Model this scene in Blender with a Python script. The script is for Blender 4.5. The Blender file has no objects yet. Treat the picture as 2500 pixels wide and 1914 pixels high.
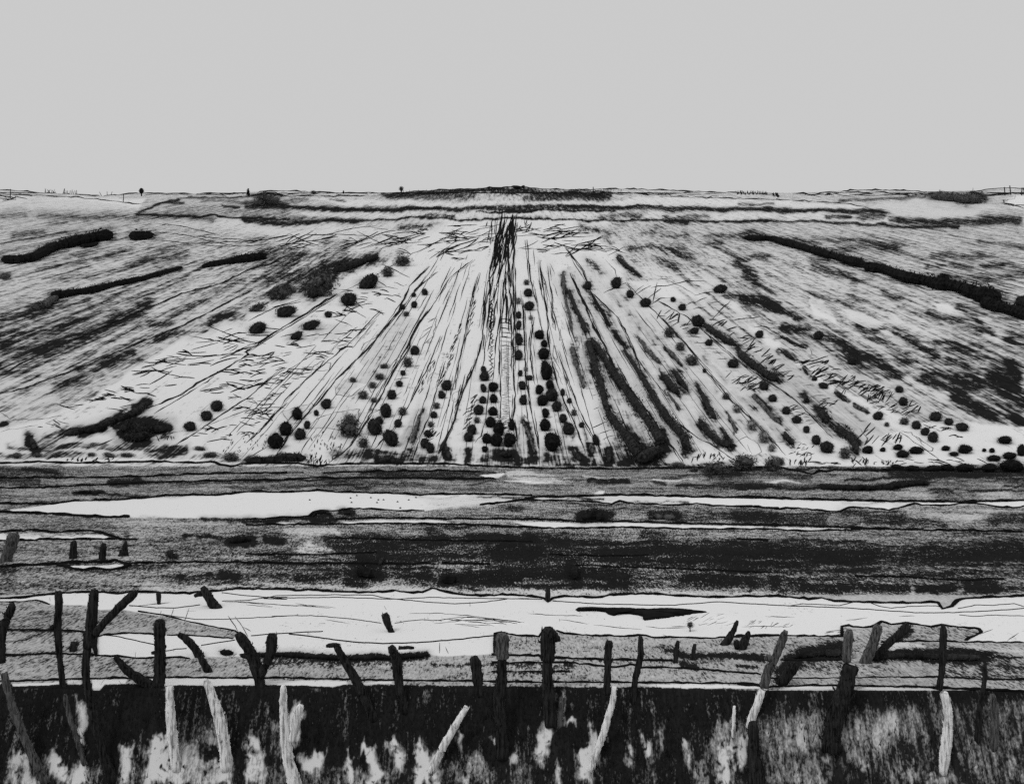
import bpy, math, random
import numpy as np
from mathutils import Vector

rnd = random.Random(7)
rng = np.random.default_rng(11)
sc = bpy.context.scene
COL = sc.collection

# ------------------------------------------------------------------ survey of the land
# Eye at 6 m over the valley floor, looking along +Y; bearings and elevations were
# measured on the picture (2500 px wide, lens = frame width, level at row 957).
EYE, F, CX, CY = 6.0, 2500.0, 1250.0, 957.0
BANK0, BANK1, BANKZ = 19.45, 20.75, -2.2
FOOT, SLOPE, CREST = 80.0, 0.2416, 590.0

def sm(a, b, x):
    t = np.clip((np.asarray(x, float) - a) / (b - a), 0, 1)
    return t * t * (3 - 2 * t)

def prof(d):
    d = np.asarray(d, float)
    t = d - FOOT
    hill = SLOPE * 0.5 * (t + np.sqrt(t * t + 9.0))
    top = SLOPE * (CREST - FOOT) - 0.06 * (d - CREST)
    k = 8.0
    z = np.where(d > 300, 0.5 * (hill + top - np.sqrt((hill - top) ** 2 + k)), hill)
    z = np.where(d < BANK1, np.maximum(BANKZ, (d - BANK1) * (-BANKZ) / (BANK1 - BANK0)), z)
    return z

_cx = [-900, 0, 120, 250, 330, 480, 700, 830, 1000, 1120, 1240, 1265, 1360, 1550, 1680, 1870, 2020, 2090, 2280, 2375, 2460, 2500, 3400]
_cy = [470, 463, 470, 478, 471, 473, 465, 471, 468, 461, 456, 455, 462, 460, 467, 471, 468, 462, 467, 465, 458, 459, 468]
D_TAB = np.concatenate([np.linspace(19.455, 21, 400), np.linspace(21.002, 120, 2600), np.linspace(120.1, CREST - 2, 4000)])
PY_TAB = CY - F * (prof(D_TAB) - EYE) / D_TAB
PY_TAB = np.minimum.accumulate(PY_TAB)
PY_CREST = PY_TAB[-1]

def shift(u, d):     # crest knolls and hollows, in elevation (px units), growing with distance
    px = CX + F * np.asarray(u, float)
    A = np.interp(px, _cx, _cy)
    return (PY_CREST - A) * sm(430, 585, d)

def zg(x, d):
    d = np.asarray(d, float)
    u = np.asarray(x, float) / np.maximum(d, 0.5)
    return prof(d) + d * shift(u, d) / F

def dist_at(px, py):
    py = np.asarray(py, float)
    u = (np.asarray(px, float) - CX) / F
    e = py
    d = np.interp(-e, -PY_TAB, D_TAB)
    for _ in range(12):
        e = py + shift(u, d)
        d = np.interp(-e, -PY_TAB, D_TAB)
    return d

def G(px, py, lift=0.0):
    d = float(dist_at(px, py))
    x = (px - CX) / F * d
    return Vector((x, d, float(zg(x, d)) + lift)), d

# ------------------------------------------------------------------ traced notes -> points
ZO = dict(A=(0, 430), B=(600, 430), C=(1200, 430), D=(1800, 430), E=(0, 760), F=(600, 760), G=(1200, 760), H=(1800, 760),
          I=(0, 1100), J=(600, 1100), K=(1200, 1100), L=(1800, 1100), M=(0, 1420), N=(600, 1420), O=(1200, 1420), P=(1800, 1420))
ZS = 700 / 2195.0

def T(s):
    out, o, k = [], (0, 0), 1.0
    for tok in s.split():
        if tok in ZO:
            o, k = ZO[tok], ZS
        elif tok == 'W':
            o, k = (0, 0), 2500 / 2194.0
        elif tok == 'S':
            o, k = (0, 0), 1.0
        else:
            a = tok.split(',')
            out.append((o[0] + float(a[0]) * k, o[1] + float(a[1]) * k))
    return out

def resample(pts, step, jit=0.0):
    out = [pts[0]]
    for a, b in zip(pts, pts[1:]):
        L = math.hypot(b[0] - a[0], b[1] - a[1])
        n = max(1, int(round(L / step)))
        for i in range(1, n + 1):
            t = i / n
            out.append((a[0] + (b[0] - a[0]) * t + rnd.gauss(0, jit), a[1] + (b[1] - a[1]) * t + rnd.gauss(0, jit)))
    return out

# ------------------------------------------------------------------ mesh helper
class MB:
    def __init__(s):
        s.v, s.f = [], []
    def tube(s, pts, rad, n=5, cap=True):
        if len(pts) < 2:
            return
        base = len(s.v)
        m = len(pts)
        prev = None
        for i, p in enumerate(pts):
            t = (pts[min(i + 1, m - 1)] - pts[max(i - 1, 0)])
            t = t.normalized() if t.length > 1e-9 else Vector((1, 0, 0))
            ref = Vector((0, 0, 1)) if abs(t.z) < 0.9 else Vector((0, 1, 0))
            a = t.cross(ref).normalized()
            b = a.cross(t)
            r = rad[i]
            ra, rb = r if isinstance(r, tuple) else (r, r)
            for k in range(n):
                w = 2 * math.pi * k / n
                s.v.append(p + a * (math.cos(w) * ra) + b * (math.sin(w) * rb))
        for i in range(m - 1):
            for k in range(n):
                q = base + i * n
                s.f.append((q + k, q + (k + 1) % n, q + n + (k + 1) % n, q + n + k))
        if cap:
            s.f.append(tuple(base + k for k in range(n))[::-1])
            s.f.append(tuple(base + (m - 1) * n + k for k in range(n)))
    def quad(s, c, ax, ay):
        b = len(s.v)
        s.v += [c - ax - ay, c + ax - ay, c + ax + ay, c - ax + ay]
        s.f.append((b, b + 1, b + 2, b + 3))
    def tri(s, a, b, c):
        q = len(s.v)
        s.v += [a, b, c]
        s.f.append((q, q + 1, q + 2))
    def build(s, name, mat, parent=None, smooth=False, origin=None):
        me = bpy.data.meshes.new(name)
        o3 = origin or Vector((0, 0, 0))
        me.from_pydata([tuple(v - o3) for v in s.v], [], s.f)
        me.materials.append(mat)
        if smooth:
            me.polygons.foreach_set('use_smooth', [True] * len(me.polygons))
        me.update()
        o = bpy.data.objects.new(name, me)
        COL.objects.link(o)
        o.location = o3
        if parent:
            o.parent = parent
            o.location = o3 - parent.location
        return o

def tag(o, label=None, cat=None, group=None, kind=None):
    if label: o['label'] = label
    if cat: o['category'] = cat
    if group: o['group'] = group
    if kind: o['kind'] = kind
    return o

def empty(name, loc, label, cat, group=None):
    o = bpy.data.objects.new(name, None)
    COL.objects.link(o)
    o.location = loc
    o.empty_display_size = 0.2
    return tag(o, label, cat, group)

# ------------------------------------------------------------------ materials (all neutral greys)
def mat(name):
    m = bpy.data.materials.new(name)
    m.use_nodes = True
    nt = m.node_tree
    nt.nodes.clear()
    return m, nt, nt.nodes, nt.links

def N(nt, typ, **kw):
    n = nt.nodes.new(typ)
    for k, v in kw.items():
        setattr(n, k, v)
    return n

def mth(nt, op, a, b=None, clamp=False):
    n = nt.nodes.new('ShaderNodeMath')
    n.operation = op
    n.use_clamp = clamp
    for i, x in enumerate((a, b)):
        if x is None: continue
        if isinstance(x, (int, float)): n.inputs[i].default_value = x
        else: nt.links.new(x, n.inputs[i])
    return n.outputs[0]

def noise(nt, scale_vec, scale=1.0, detail=6.0, rough=0.6, coord='Object'):
    tc = N(nt, 'ShaderNodeTexCoord')
    mp = N(nt, 'ShaderNodeMapping')
    mp.inputs['Scale'].default_value = scale_vec
    nt.links.new(tc.outputs[coord], mp.inputs['Vector'])
    t = N(nt, 'ShaderNodeTexNoise')
    t.inputs['Scale'].default_value = scale
    t.inputs['Detail'].default_value = detail
    t.inputs['Roughness'].default_value = rough
    nt.links.new(mp.outputs[0], t.inputs['Vector'])
    return t.outputs['Fac']

def finish(nt, grey, rough=1.0, bump=None, bstr=0.4, bdist=0.05):
    cc = N(nt, 'ShaderNodeCombineColor')
    for i in range(3):
        nt.links.new(grey, cc.inputs[i])
    b = N(nt, 'ShaderNodeBsdfDiffuse')
    b.inputs['Roughness'].default_value = rough
    nt.links.new(cc.outputs[0], b.inputs['Color'])
    if bump is not None:
        bp = N(nt, 'ShaderNodeBump')
        bp.inputs['Strength'].default_value = bstr
        bp.inputs['Distance'].default_value = bdist
        nt.links.new(bump, bp.inputs['Height'])
        nt.links.new(bp.outputs[0], b.inputs['Normal'])
    out = N(nt, 'ShaderNodeOutputMaterial')
    nt.links.new(b.outputs[0], out.inputs['Surface'])

def simple(name, lo, hi, vec=(1, 1, 1), scale=3.0, detail=5, contrast=2.2, bump=0.0):
    m, nt, _, _ = mat(name)
    n = noise(nt, vec, scale, detail)
    f = mth(nt, 'ADD', mth(nt, 'MULTIPLY', mth(nt, 'SUBTRACT', n, 0.5), contrast), 0.5, True)
    g = mth(nt, 'ADD', mth(nt, 'MULTIPLY', f, hi - lo), lo)
    finish(nt, g, bump=n if bump else None, bstr=bump)
    return m

def ground_mat(name, layers, contrast, soft, ink_lo=0.006, ink_hi=0.022, tone_var=0.10):
    """land cover: attribute 'tone' = bare ground / snow reflectance, attribute 'scrub' = share covered by dark scrub"""
    m, nt, _, L = mat(name)
    at = N(nt, 'ShaderNodeAttribute'); at.attribute_name = 'tone'
    ak = N(nt, 'ShaderNodeAttribute'); ak.attribute_name = 'scrub'
    n = None
    for w, vec, scale, det, rgh in layers:
        f = mth(nt, 'MULTIPLY', noise(nt, vec, scale, det, rgh), w)
        n = f if n is None else mth(nt, 'ADD', n, f)
    nn = mth(nt, 'ADD', mth(nt, 'MULTIPLY', mth(nt, 'SUBTRACT', n, 0.5), contrast), 0.5)
    ink = mth(nt, 'ADD', mth(nt, 'DIVIDE', mth(nt, 'SUBTRACT', mth(nt, 'ADD', nn, ak.outputs['Fac']), 1.0), soft), 0.5, True)
    dk = mth(nt, 'ADD', mth(nt, 'MULTIPLY', nn, ink_hi - ink_lo), ink_lo)
    dk = mth(nt, 'MAXIMUM', dk, ink_lo * 0.8)
    # faint mottling of the open ground; none on clean snow
    dirt = mth(nt, 'MULTIPLY', mth(nt, 'SUBTRACT', 0.75, at.outputs['Fac']), mth(nt, 'MULTIPLY', mth(nt, 'SUBTRACT', nn, 0.5), -tone_var * 10))
    tone = mth(nt, 'MAXIMUM', mth(nt, 'ADD', at.outputs['Fac'], dirt), 0.03)
    tone = mth(nt, 'MINIMUM', tone, 0.80)
    g = mth(nt, 'ADD', mth(nt, 'MULTIPLY', tone, mth(nt, 'SUBTRACT', 1.0, ink)), mth(nt, 'MULTIPLY', dk, ink))
    finish(nt, g)
    return m

M_hill = ground_mat('hill_cover', [(0.27, (5.0, 0.15, 0), 1, 4, 0.6), (0.29, (0.8, 0.035, 0), 1, 4, 0.6), (0.26, (0.55, 0.40, 0), 1, 4, 0.6), (0.18, (1.8, 1.0, 0), 1, 3, 0.6)], 5.0, 0.46, tone_var=0.13)
M_valley = ground_mat('valley_cover', [(0.36, (15, 3.6, 0), 1, 4, 0.6), (0.20, (3.0, 1.6, 0), 1, 5, 0.6), (0.26, (30, 8, 0), 1, 3, 0.6), (0.18, (0.30, 0.5, 0), 1, 4, 0.6)], 4.8, 0.30)
M_bank = ground_mat('bank_cover', [(0.40, (10, 1.4, 1.4), 1, 6, 0.62), (0.34, (1.6, 0.9, 1.0), 1, 6, 0.62), (0.26, (24, 14, 14), 1, 3, 0.6)], 4.2, 0.62, ink_lo=0.006, ink_hi=0.032, tone_var=0.12)
M_ink = simple('dark_earth', 0.006, 0.018, scale=2.0)
M_furrow = simple('furrow_earth', 0.008, 0.035, scale=0.4)
M_faint = simple('thawing_edge', 0.16, 0.34, scale=0.8)
M_twig = simple('dry_twig', 0.006, 0.02, scale=1.5)
M_wire = simple('rusty_wire', 0.008, 0.02, scale=4)
M_leaf = simple('evergreen_leaf', 0.007, 0.055, scale=3.2, contrast=3)
M_leafb = simple('evergreen_leaf_dense', 0.007, 0.028, scale=3.0, contrast=3)
M_scrub = simple('brown_scrub_leaf', 0.010, 0.17, scale=2.4, contrast=4)
M_pale = simple('frosted_leaf', 0.03, 0.36, scale=2.0, contrast=4)
M_wood = simple('weathered_wood', 0.005, 0.045, vec=(14, 14, 1.4), scale=2.0, contrast=3.2, bump=0.5)
M_woodg = simple('grey_wood', 0.015, 0.17, vec=(14, 14, 1.6), scale=2.2, contrast=3.2, bump=0.5)
M_woodp = simple('peeled_wood', 0.16, 0.88, vec=(12, 12, 1.3), scale=1.7, contrast=-4.2, bump=0.4)
for _n in M_woodp.node_tree.nodes:
    if _n.type == 'MATH' and _n.operation == 'ADD' and abs(_n.inputs[1].default_value - 0.5) < 1e-6 and _n.use_clamp:
        _n.inputs[1].default_value = 0.86
M_grass = simple('dead_grass', 0.008, 0.03, scale=5)
# ------------------------------------------------------------------ the ground sheet with its cover map
def cols():
    a = list(np.arange(-60, 2561, 2.6))
    l = list(np.linspace(-1500, -75, 90)); r = list(np.linspace(2575, 4000, 90))
    return np.array(l + a + r)
PXc = cols()
pyr = np.concatenate([np.arange(2005, 1700, -2.4), np.arange(1700, 1120, -2.0), np.arange(1120, PY_CREST + 0.5, -1.9)])
dr = np.interp(-pyr, -PY_TAB, D_TAB)
d_rows = np.concatenate([[0.6, 4, 9, 14, 18, 19.3, 19.45], dr, [588.5, 591, 594, 600, 615, 650, 720, 850, 1100, 1500, 2200, 3200]])
d_rows = np.unique(np.round(d_rows, 5))
U = (PXc - CX) / F
DD = np.repeat(d_rows[:, None], len(U), 1)
XX = DD * U[None, :]
ZZ = zg(XX, DD)
PXg = np.repeat(PXc[None, :], len(d_rows), 0).astype(np.float32)
PYg = (CY - F * (ZZ - EYE) / DD).astype(np.float32)
for i in np.where(d_rows > CREST - 1)[0]:
    PYg[i] = 440.0
PYrow = PYg[:, len(U) // 2]

def vnoise(sx, sy, seed):
    r = np.random.default_rng(seed)
    lat = r.random((int(2600 / sy) + 8, int(6000 / sx) + 8)).astype(np.float32)
    a = (PXg + 1600) / sx; b = np.clip(PYg - 400, 0, 2500) / sy
    i = a.astype(int); j = b.astype(int)
    fa = a - i; fb = b - j
    fa = fa * fa * (3 - 2 * fa); fb = fb * fb * (3 - 2 * fb)
    return (lat[j, i] * (1 - fa) + lat[j, i + 1] * fa) * (1 - fb) + (lat[j + 1, i] * (1 - fa) + lat[j + 1, i + 1] * fa) * fb - 0.5
PXw = PXg + 14 * vnoise(34, 22, 1) + 7 * vnoise(11, 8, 2)
PYw = PYg + 8 * vnoise(40, 24, 3) + 4 * vnoise(12, 9, 4)
PXs = PXg + 2 * vnoise(9, 7, 5)
PYs = PYg + 2.4 * vnoise(26, 20, 6) + 1.2 * vnoise(9, 7, 7)

TONE = np.full(PXg.shape, 0.45, np.float32)
SCR = np.zeros(PXg.shape, np.float32)

PXv = PXg + 7 * vnoise(9, 40, 31) + 12 * vnoise(30, 24, 32)
PYv = PYg + 26 * vnoise(8, 200, 33) + 26 * vnoise(22, 160, 34) + 14 * vnoise(9, 9, 35)
def win(pts, m):
    xs = [p[0] for p in pts]; ys = [p[1] for p in pts]
    c0, c1 = np.searchsorted(PXc, [min(xs) - m, max(xs) + m])
    ok = np.where((PYg.min(1) <= max(ys) + m) & (PYg.max(1) >= min(ys) - m))[0]
    if len(ok) == 0 or c1 <= c0: return None
    return slice(ok[0], ok[-1] + 1), slice(c0, c1)

def seg_d2(x, y, a, b):
    dx, dy = b[0] - a[0], b[1] - a[1]
    t = np.clip(((x - a[0]) * dx + (y - a[1]) * dy) / (dx * dx + dy * dy + 1e-9), 0, 1)
    return (x - a[0] - t * dx) ** 2 + (y - a[1] - t * dy) ** 2, t

def area(pts, tone=None, scrub=None, soft=3, warp=1, add=None, gain=1.0):
    if isinstance(pts, str): pts = T(pts)
    w = win(pts, soft + (60 if warp == 2 else 25))
    if w is None: return
    x = (PXs, PXw, PXv)[warp][w]; y = (PYs, PYw, PYv)[warp][w]
    d2 = np.full(x.shape, 1e9, np.float32); ins = np.zeros(x.shape, bool)
    for a, b in zip(pts, pts[1:] + pts[:1]):
        q, _ = seg_d2(x, y, a, b)
        d2 = np.minimum(d2, q)
        if a[1] != b[1]:
            c = ((a[1] > y) != (b[1] > y)) & (x < (b[0] - a[0]) * (y - a[1]) / (b[1] - a[1]) + a[0])
            ins ^= c
    sd = np.where(ins, -1, 1) * np.sqrt(d2)
    v = np.clip(0.5 - sd / soft, 0, 1) * gain
    put(w, v, tone, scrub, add)

def put(w, v, tone, scrub, add):
    if tone is not None: TONE[w] = TONE[w] * (1 - v) + tone * v
    if scrub is not None: SCR[w] = SCR[w] * (1 - v) + scrub * v
    if add is not None: SCR[w] = np.maximum(SCR[w], SCR[w] + add * v * (1.06 - SCR[w]))

def streak(pts, r, tone=None, scrub=None, soft=6, warp=1, add=None, gain=1.0):
    """r in zoom px (one number or one per end)"""
    if isinstance(pts, str): pts = T(pts)
    r0, r1 = (r if isinstance(r, tuple) else (r, r))
    r0 *= ZS; r1 *= ZS
    if add is not None: soft = max(soft, 1.15 * max(r0, r1))
    w = win(pts, max(r0, r1) + soft + 25)
    if w is None: return
    x = (PXw if warp else PXs)[w]; y = (PYw if warp else PYs)[w]
    best = np.full(x.shape, 1e9, np.float32)
    n = len(pts) - 1
    for i, (a, b) in enumerate(zip(pts, pts[1:])):
        q, t = seg_d2(x, y, a, b)
        rr = r0 + (r1 - r0) * ((i + t) / n)
        best = np.minimum(best, np.sqrt(q) - rr)
    v = np.clip(0.5 - best / soft, 0, 1)
    if add is not None:      # ground tone also darkens softly around the streak
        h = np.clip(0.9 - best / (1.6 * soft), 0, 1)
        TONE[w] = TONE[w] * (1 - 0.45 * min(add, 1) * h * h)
        v = v * v * (3 - 2 * v)
    put(w, v * gain, tone, scrub, add)

WH = 0.75
# --- the hillside
area('S -1600,430 4100,430 4100,1145 -1600,1145', tone=0.57, scrub=0.30, soft=2, warp=0)
area('S -1600,430 4100,430 4100,520 -1600,500', tone=0.62, scrub=0.30, soft=20)
# open snow of the planted field
area('W -60,1010 -60,935 60,905 190,855 290,790 420,705 560,660 700,610 820,562 900,528 860,480 1000,466 1230,466 1330,520 1340,600 1480,610 1560,640 1650,720 1790,830 1880,870 1960,905 2260,900 2260,1010', tone=WH, scrub=0, soft=8)
area('W 300,470 860,480 900,528 820,545 640,545 480,520', tone=0.68, scrub=0.16, soft=25)
area('W 900,470 1300,470 1330,540 1200,560 1000,545 880,540', tone=0.74, scrub=0.04, soft=20)
# grey thawed part on the right of the field
area('W 1190,580 1250,565 1300,580 1420,640 1530,640 1640,730 1760,820 1870,900 1960,930 1900,960 1700,940 1560,960 1530,940 1440,880 1330,780 1240,690', tone=0.64, scrub=0.03, soft=7)
area('W 1500,690 1640,740 1760,830 1900,930 1800,940 1680,860', tone=0.53, scrub=0.06, soft=18)
area('W 1640,700 1800,800 1960,900 2080,900 2000,800 1800,720', tone=0.53, scrub=0.16, soft=20)
area('W 1200,590 1245,580 1290,720 1330,860 1270,800 1230,700', tone=0.60, soft=6)
# left scrub slopes
area('W -200,470 300,470 560,500 640,560 560,650 300,720 160,800 60,880 -200,900', tone=0.60, scrub=0.32, soft=30)
area('W -200,700 120,650 330,620 330,680 180,740 60,800 -200,840', tone=0.48, scrub=0.50, soft=26)
area('W -200,420 310,425 300,445 120,440 -200,438', tone=0.74, scrub=0.03, soft=8)
area('W 560,520 800,545 820,560 700,610 560,640', tone=0.62, scrub=0.50, soft=18)
# right scrub slopes
area('W 1330,500 1560,520 1760,560 1960,640 2300,760 2300,900 2060,900 1960,860 1760,740 1600,650 1450,600 1340,590', tone=0.60, scrub=0.30, soft=26)
area('W 1650,500 2300,480 2300,660 2100,620 1900,570 1750,530', tone=0.58, scrub=0.32, soft=18)
area('W 1900,760 2100,720 2300,760 2300,890 2190,890 2080,880 1960,800', tone=0.54, scrub=0.46, soft=26)
area('W 1330,560 1500,590 1640,640 1760,720 1690,690 1530,625 1400,600', tone=0.68, scrub=0.14, soft=12)
area('S 2040,760 2130,740 2240,800 2200,830 2080,800', tone=0.74, scrub=0.05, soft=5)
area('S 1970,720 2010,735 2040,790 1990,770', tone=WH, scrub=0.0, soft=4)
area('S 2270,740 2330,750 2350,770 2290,765', tone=WH, scrub=0.0, soft=4)
area('D 0,1010 200,1100 330,1190 410,1230 300,1150 150,1090', tone=WH, scrub=0, soft=3)
# soft darker bands inside the scrub, traced one by one: (line, radius, strength)
for s, r, k in [
    ('A 0,1310 300,1330 600,1230 850,1140', (50, 24), .42), ('A 0,1240 300,1215 560,1110', (44, 16), .34), ('A 820,1150 960,1080 1130,960', (34, 40), .50),
    ('A 380,1210 560,1120 640,1110', 24, .40), ('A 250,990 480,960', 20, .3), ('A 0,1100 300,1040', 34, .34), ('A 860,1080 1110,1070', 30, .32),
    ('A 560,1490 820,1420 1010,1355', (22, 34), .46), ('A 800,1460 1080,1395', 22, .42), ('A 400,1610 560,1560 760,1500', (30, 16), .46), ('A 460,1640 700,1560', 18, .42),
    ('A 1190,1250 1300,1210 1410,1195', 26, .5), ('A 1460,1210 1560,1170 1600,1140', 18, .45), ('A 1620,1110 1720,1070 1850,1080', 36, .55), ('A 1140,1150 1300,1105', 22, .42),
    ('A 300,310 620,315 900,320 1150,290 1500,310 1620,350', 16, .42), ('A 90,450 320,430', 18, .46), ('A 640,555 760,520', 20, .36), ('A 280,715 640,650', 12, .38),
    ('A 980,665 1200,630 1450,605', 20, .36), ('A 640,780 900,710 1150,650', 16, .3), ('A 400,800 620,760', 12, .3), ('A 810,605 870,600', 11, .5), ('A 920,585 1005,575', 11, .5),
    ('A 380,370 520,355', 10, .4), ('A 0,310 180,300', 14, .35), ('A 1450,1000 1590,945', 16, .40), ('A 1650,890 1860,800', 20, .34), ('A 1330,1050 1470,1010', 12, .34),
    ('A 0,1500 200,1540', 30, .2), ('A 1040,330 1500,300', 20, .25), ('A 1150,560 1600,500', 14, .25), ('A 400,560 700,620 900,600', 14, .2),
    ('B 350,620 480,590', 18, .5), ('B 480,860 560,780 640,720', 60, .60), ('B 700,690 850,660 1010,610', (34, 18), .66), ('B 200,900 330,880', 40, .62), ('B 100,700 400,660', 30, .28),
    ('B 60,800 330,780', 26, .26), ('B 250,760 500,730', 24, .34), ('B 0,500 300,470', 14, .2), ('B 600,520 760,540', 40, .28), ('B 1180,400 1400,380', 14, .55), ('B 1170,405 1480,370', 9, .3),
    ('C 690,395 830,420 930,445', (22, 14), .60), ('C 870,480 930,520', 18, .5), ('C 1040,570 1200,535 1350,570 1530,625', (12, 20), .52), ('C 1250,630 1430,700', (12, 20), .46),
    ('C 1310,470 1490,460', 12, .5), ('C 1650,510 1780,505', 18, .55), ('C 1630,455 1850,460 2000,430 2195,490', (8, 26), .5), ('C 1380,530 1500,550', 10, .36), ('C 1530,670 1800,720', 9, .36),
    ('C 1180,440 1260,440', 10, .4), ('C 1250,400 1310,402', 8, .4), ('C 1990,595 2110,620', 16, .55), ('C 1890,640 1970,630', 18, .55), ('C 1890,670 1960,700', 18, .55), ('C 1930,740 2010,770 2030,820', 34, .55),
    ('C 2030,820 2130,870', 12, .4), ('C 1800,910 2000,940 2195,1010', (20, 50), .55), ('C 2020,930 2100,940', 16, .4), ('C 730,640 770,670 850,730', (22, 12), .55), ('C 1750,800 1950,870', 9, .4),
    ('D 590,480 900,500 1200,540', (10, 22), .45), ('D 740,570 1000,550 1250,550', 20, .40), ('D 1450,690 1800,680', 16, .45), ('D 1500,600 1860,610', 22, .48), ('D 1850,490 2195,545', 12, .5),
    ('D 1890,690 2020,680', 24, .5), ('D 1600,770 1900,790 2195,740', 30, .40), ('D 580,690 880,780', 20, .5), ('D 570,640 700,650', 16, .4), ('D 880,790 1000,800', 16, .35),
    ('D 30,940 250,1000 480,1100', (34, 26), .62), ('D 340,1150 460,1180 550,1170', 26, .60), ('D 620,1220 780,1270 900,1360', (28, 46), .58), ('D 900,1360 1080,1420 1250,1530', (46, 34), .58),
    ('D 920,1150 1060,1190 1150,1170', 22, .5), ('D 1210,1165 1300,1170', 18, .55), ('D 1200,1200 1340,1260 1500,1370', (24, 36), .56), ('D 1050,1250 1200,1330 1350,1410', 18, .42),
    ('D 1700,1000 1800,1080 1950,1190', 26, .5), ('D 1450,1050 1650,1110 1860,1190', 20, .5), ('D 1110,890 1250,940', 18, .45), ('D 550,910 700,950', 14, .45), ('D 850,910 1100,1010', 11, .4),
    ('D 760,950 950,1030 1130,1080', 20, .34), ('D 1950,1560 2080,1620', 60, .5), ('D 2100,1450 2140,1600', 40, .5), ('D 1420,1480 1600,1530 1840,1580', (16, 60), .5), ('D 1330,1590 1500,1500', 16, .3), ('D 2100,1240 2195,1260', 50, .5),
    ('H 1680,660 1800,740 1950,800', 56, .5), ('H 2000,480 2080,620 2195,700', 60, .45), ('H 1430,520 1650,600', 30, .35), ('H 2130,820 2195,860', 40, .8), ('H 870,370 960,420 1180,510', 24, .4),
    ('H 1900,860 2060,840', 20, .4), ('H 1600,380 1750,420', 26, .4), ('H 1200,360 1350,390', 18, .4), ('H 1500,230 1900,330', 26, .3), ('H 2080,400 2140,480', 40, .45)]:
    streak(s, r, add=min(1, k * 1.18), soft=16)
# long faint streaks of scrub running with the fall of the slope
sr = random.Random(21)
for _ in range(330):
    left = sr.random() < .48
    x = sr.uniform(-60, 900) if left else sr.uniform(1560, 2560); y = sr.uniform(545, 1040)
    lim = 1040 - (x + 60) * .46 if left else 700 + (x - 1560) * .36
    if y > lim: continue
    dx, dy = x - 1238, y - 372; L = sr.uniform(40, 190) / math.hypot(dx, dy)
    streak([(x, y), (x + dx * L * .5, y + dy * L * .5 + sr.gauss(0, 2)), (x + dx * L, y + dy * L)], (sr.uniform(2, 9), sr.uniform(2, 7)), add=sr.uniform(.12, .5), soft=5, warp=0)
# thawed smears between the furrows of the open field
for _ in range(90):
    x0 = sr.uniform(420, 2050); t0 = sr.uniform(.0, .62); y0 = 1130
    f = lambda t: (x0 + (1238 - x0) * t, y0 + (372 - y0) * t)
    if x0 < 700 and t0 > .4: continue
    t1 = min(.66, t0 + sr.uniform(.03, .12))
    streak([f(t0), f((t0 + t1) / 2), f(t1)], (sr.uniform(8, 30), sr.uniform(4, 16)), tone=sr.uniform(.60, .70), soft=9, gain=sr.uniform(.3, .9))
# pale grassy strips between the dark bands under the crest
area('B 480,168 1000,180 1300,190 2195,192 C 400,200 900,185 1100,165 1500,165 2195,190 D 600,205 860,222 1000,242 600,240 0,235 C 2195,235 1500,228 900,222 0,222 B 2195,222 1600,228 1100,238 800,236', tone=0.72, scrub=0.15, soft=4)
area('B 300,268 800,278 1300,282 1900,276 2195,275 C 400,272 1000,275 1500,284 2195,288 D 600,285 950,290 1150,310 1320,345 1200,365 700,348 0,335 C 2195,334 1500,334 800,330 400,320 0,312 B 2195,312 1700,318 1300,316 850,325 600,325', tone=0.70, scrub=0.22, soft=4)
area('A 0,150 300,165 700,190 1000,220 900,260 500,250 0,240', tone=0.66, scrub=0.14, soft=10)
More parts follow.
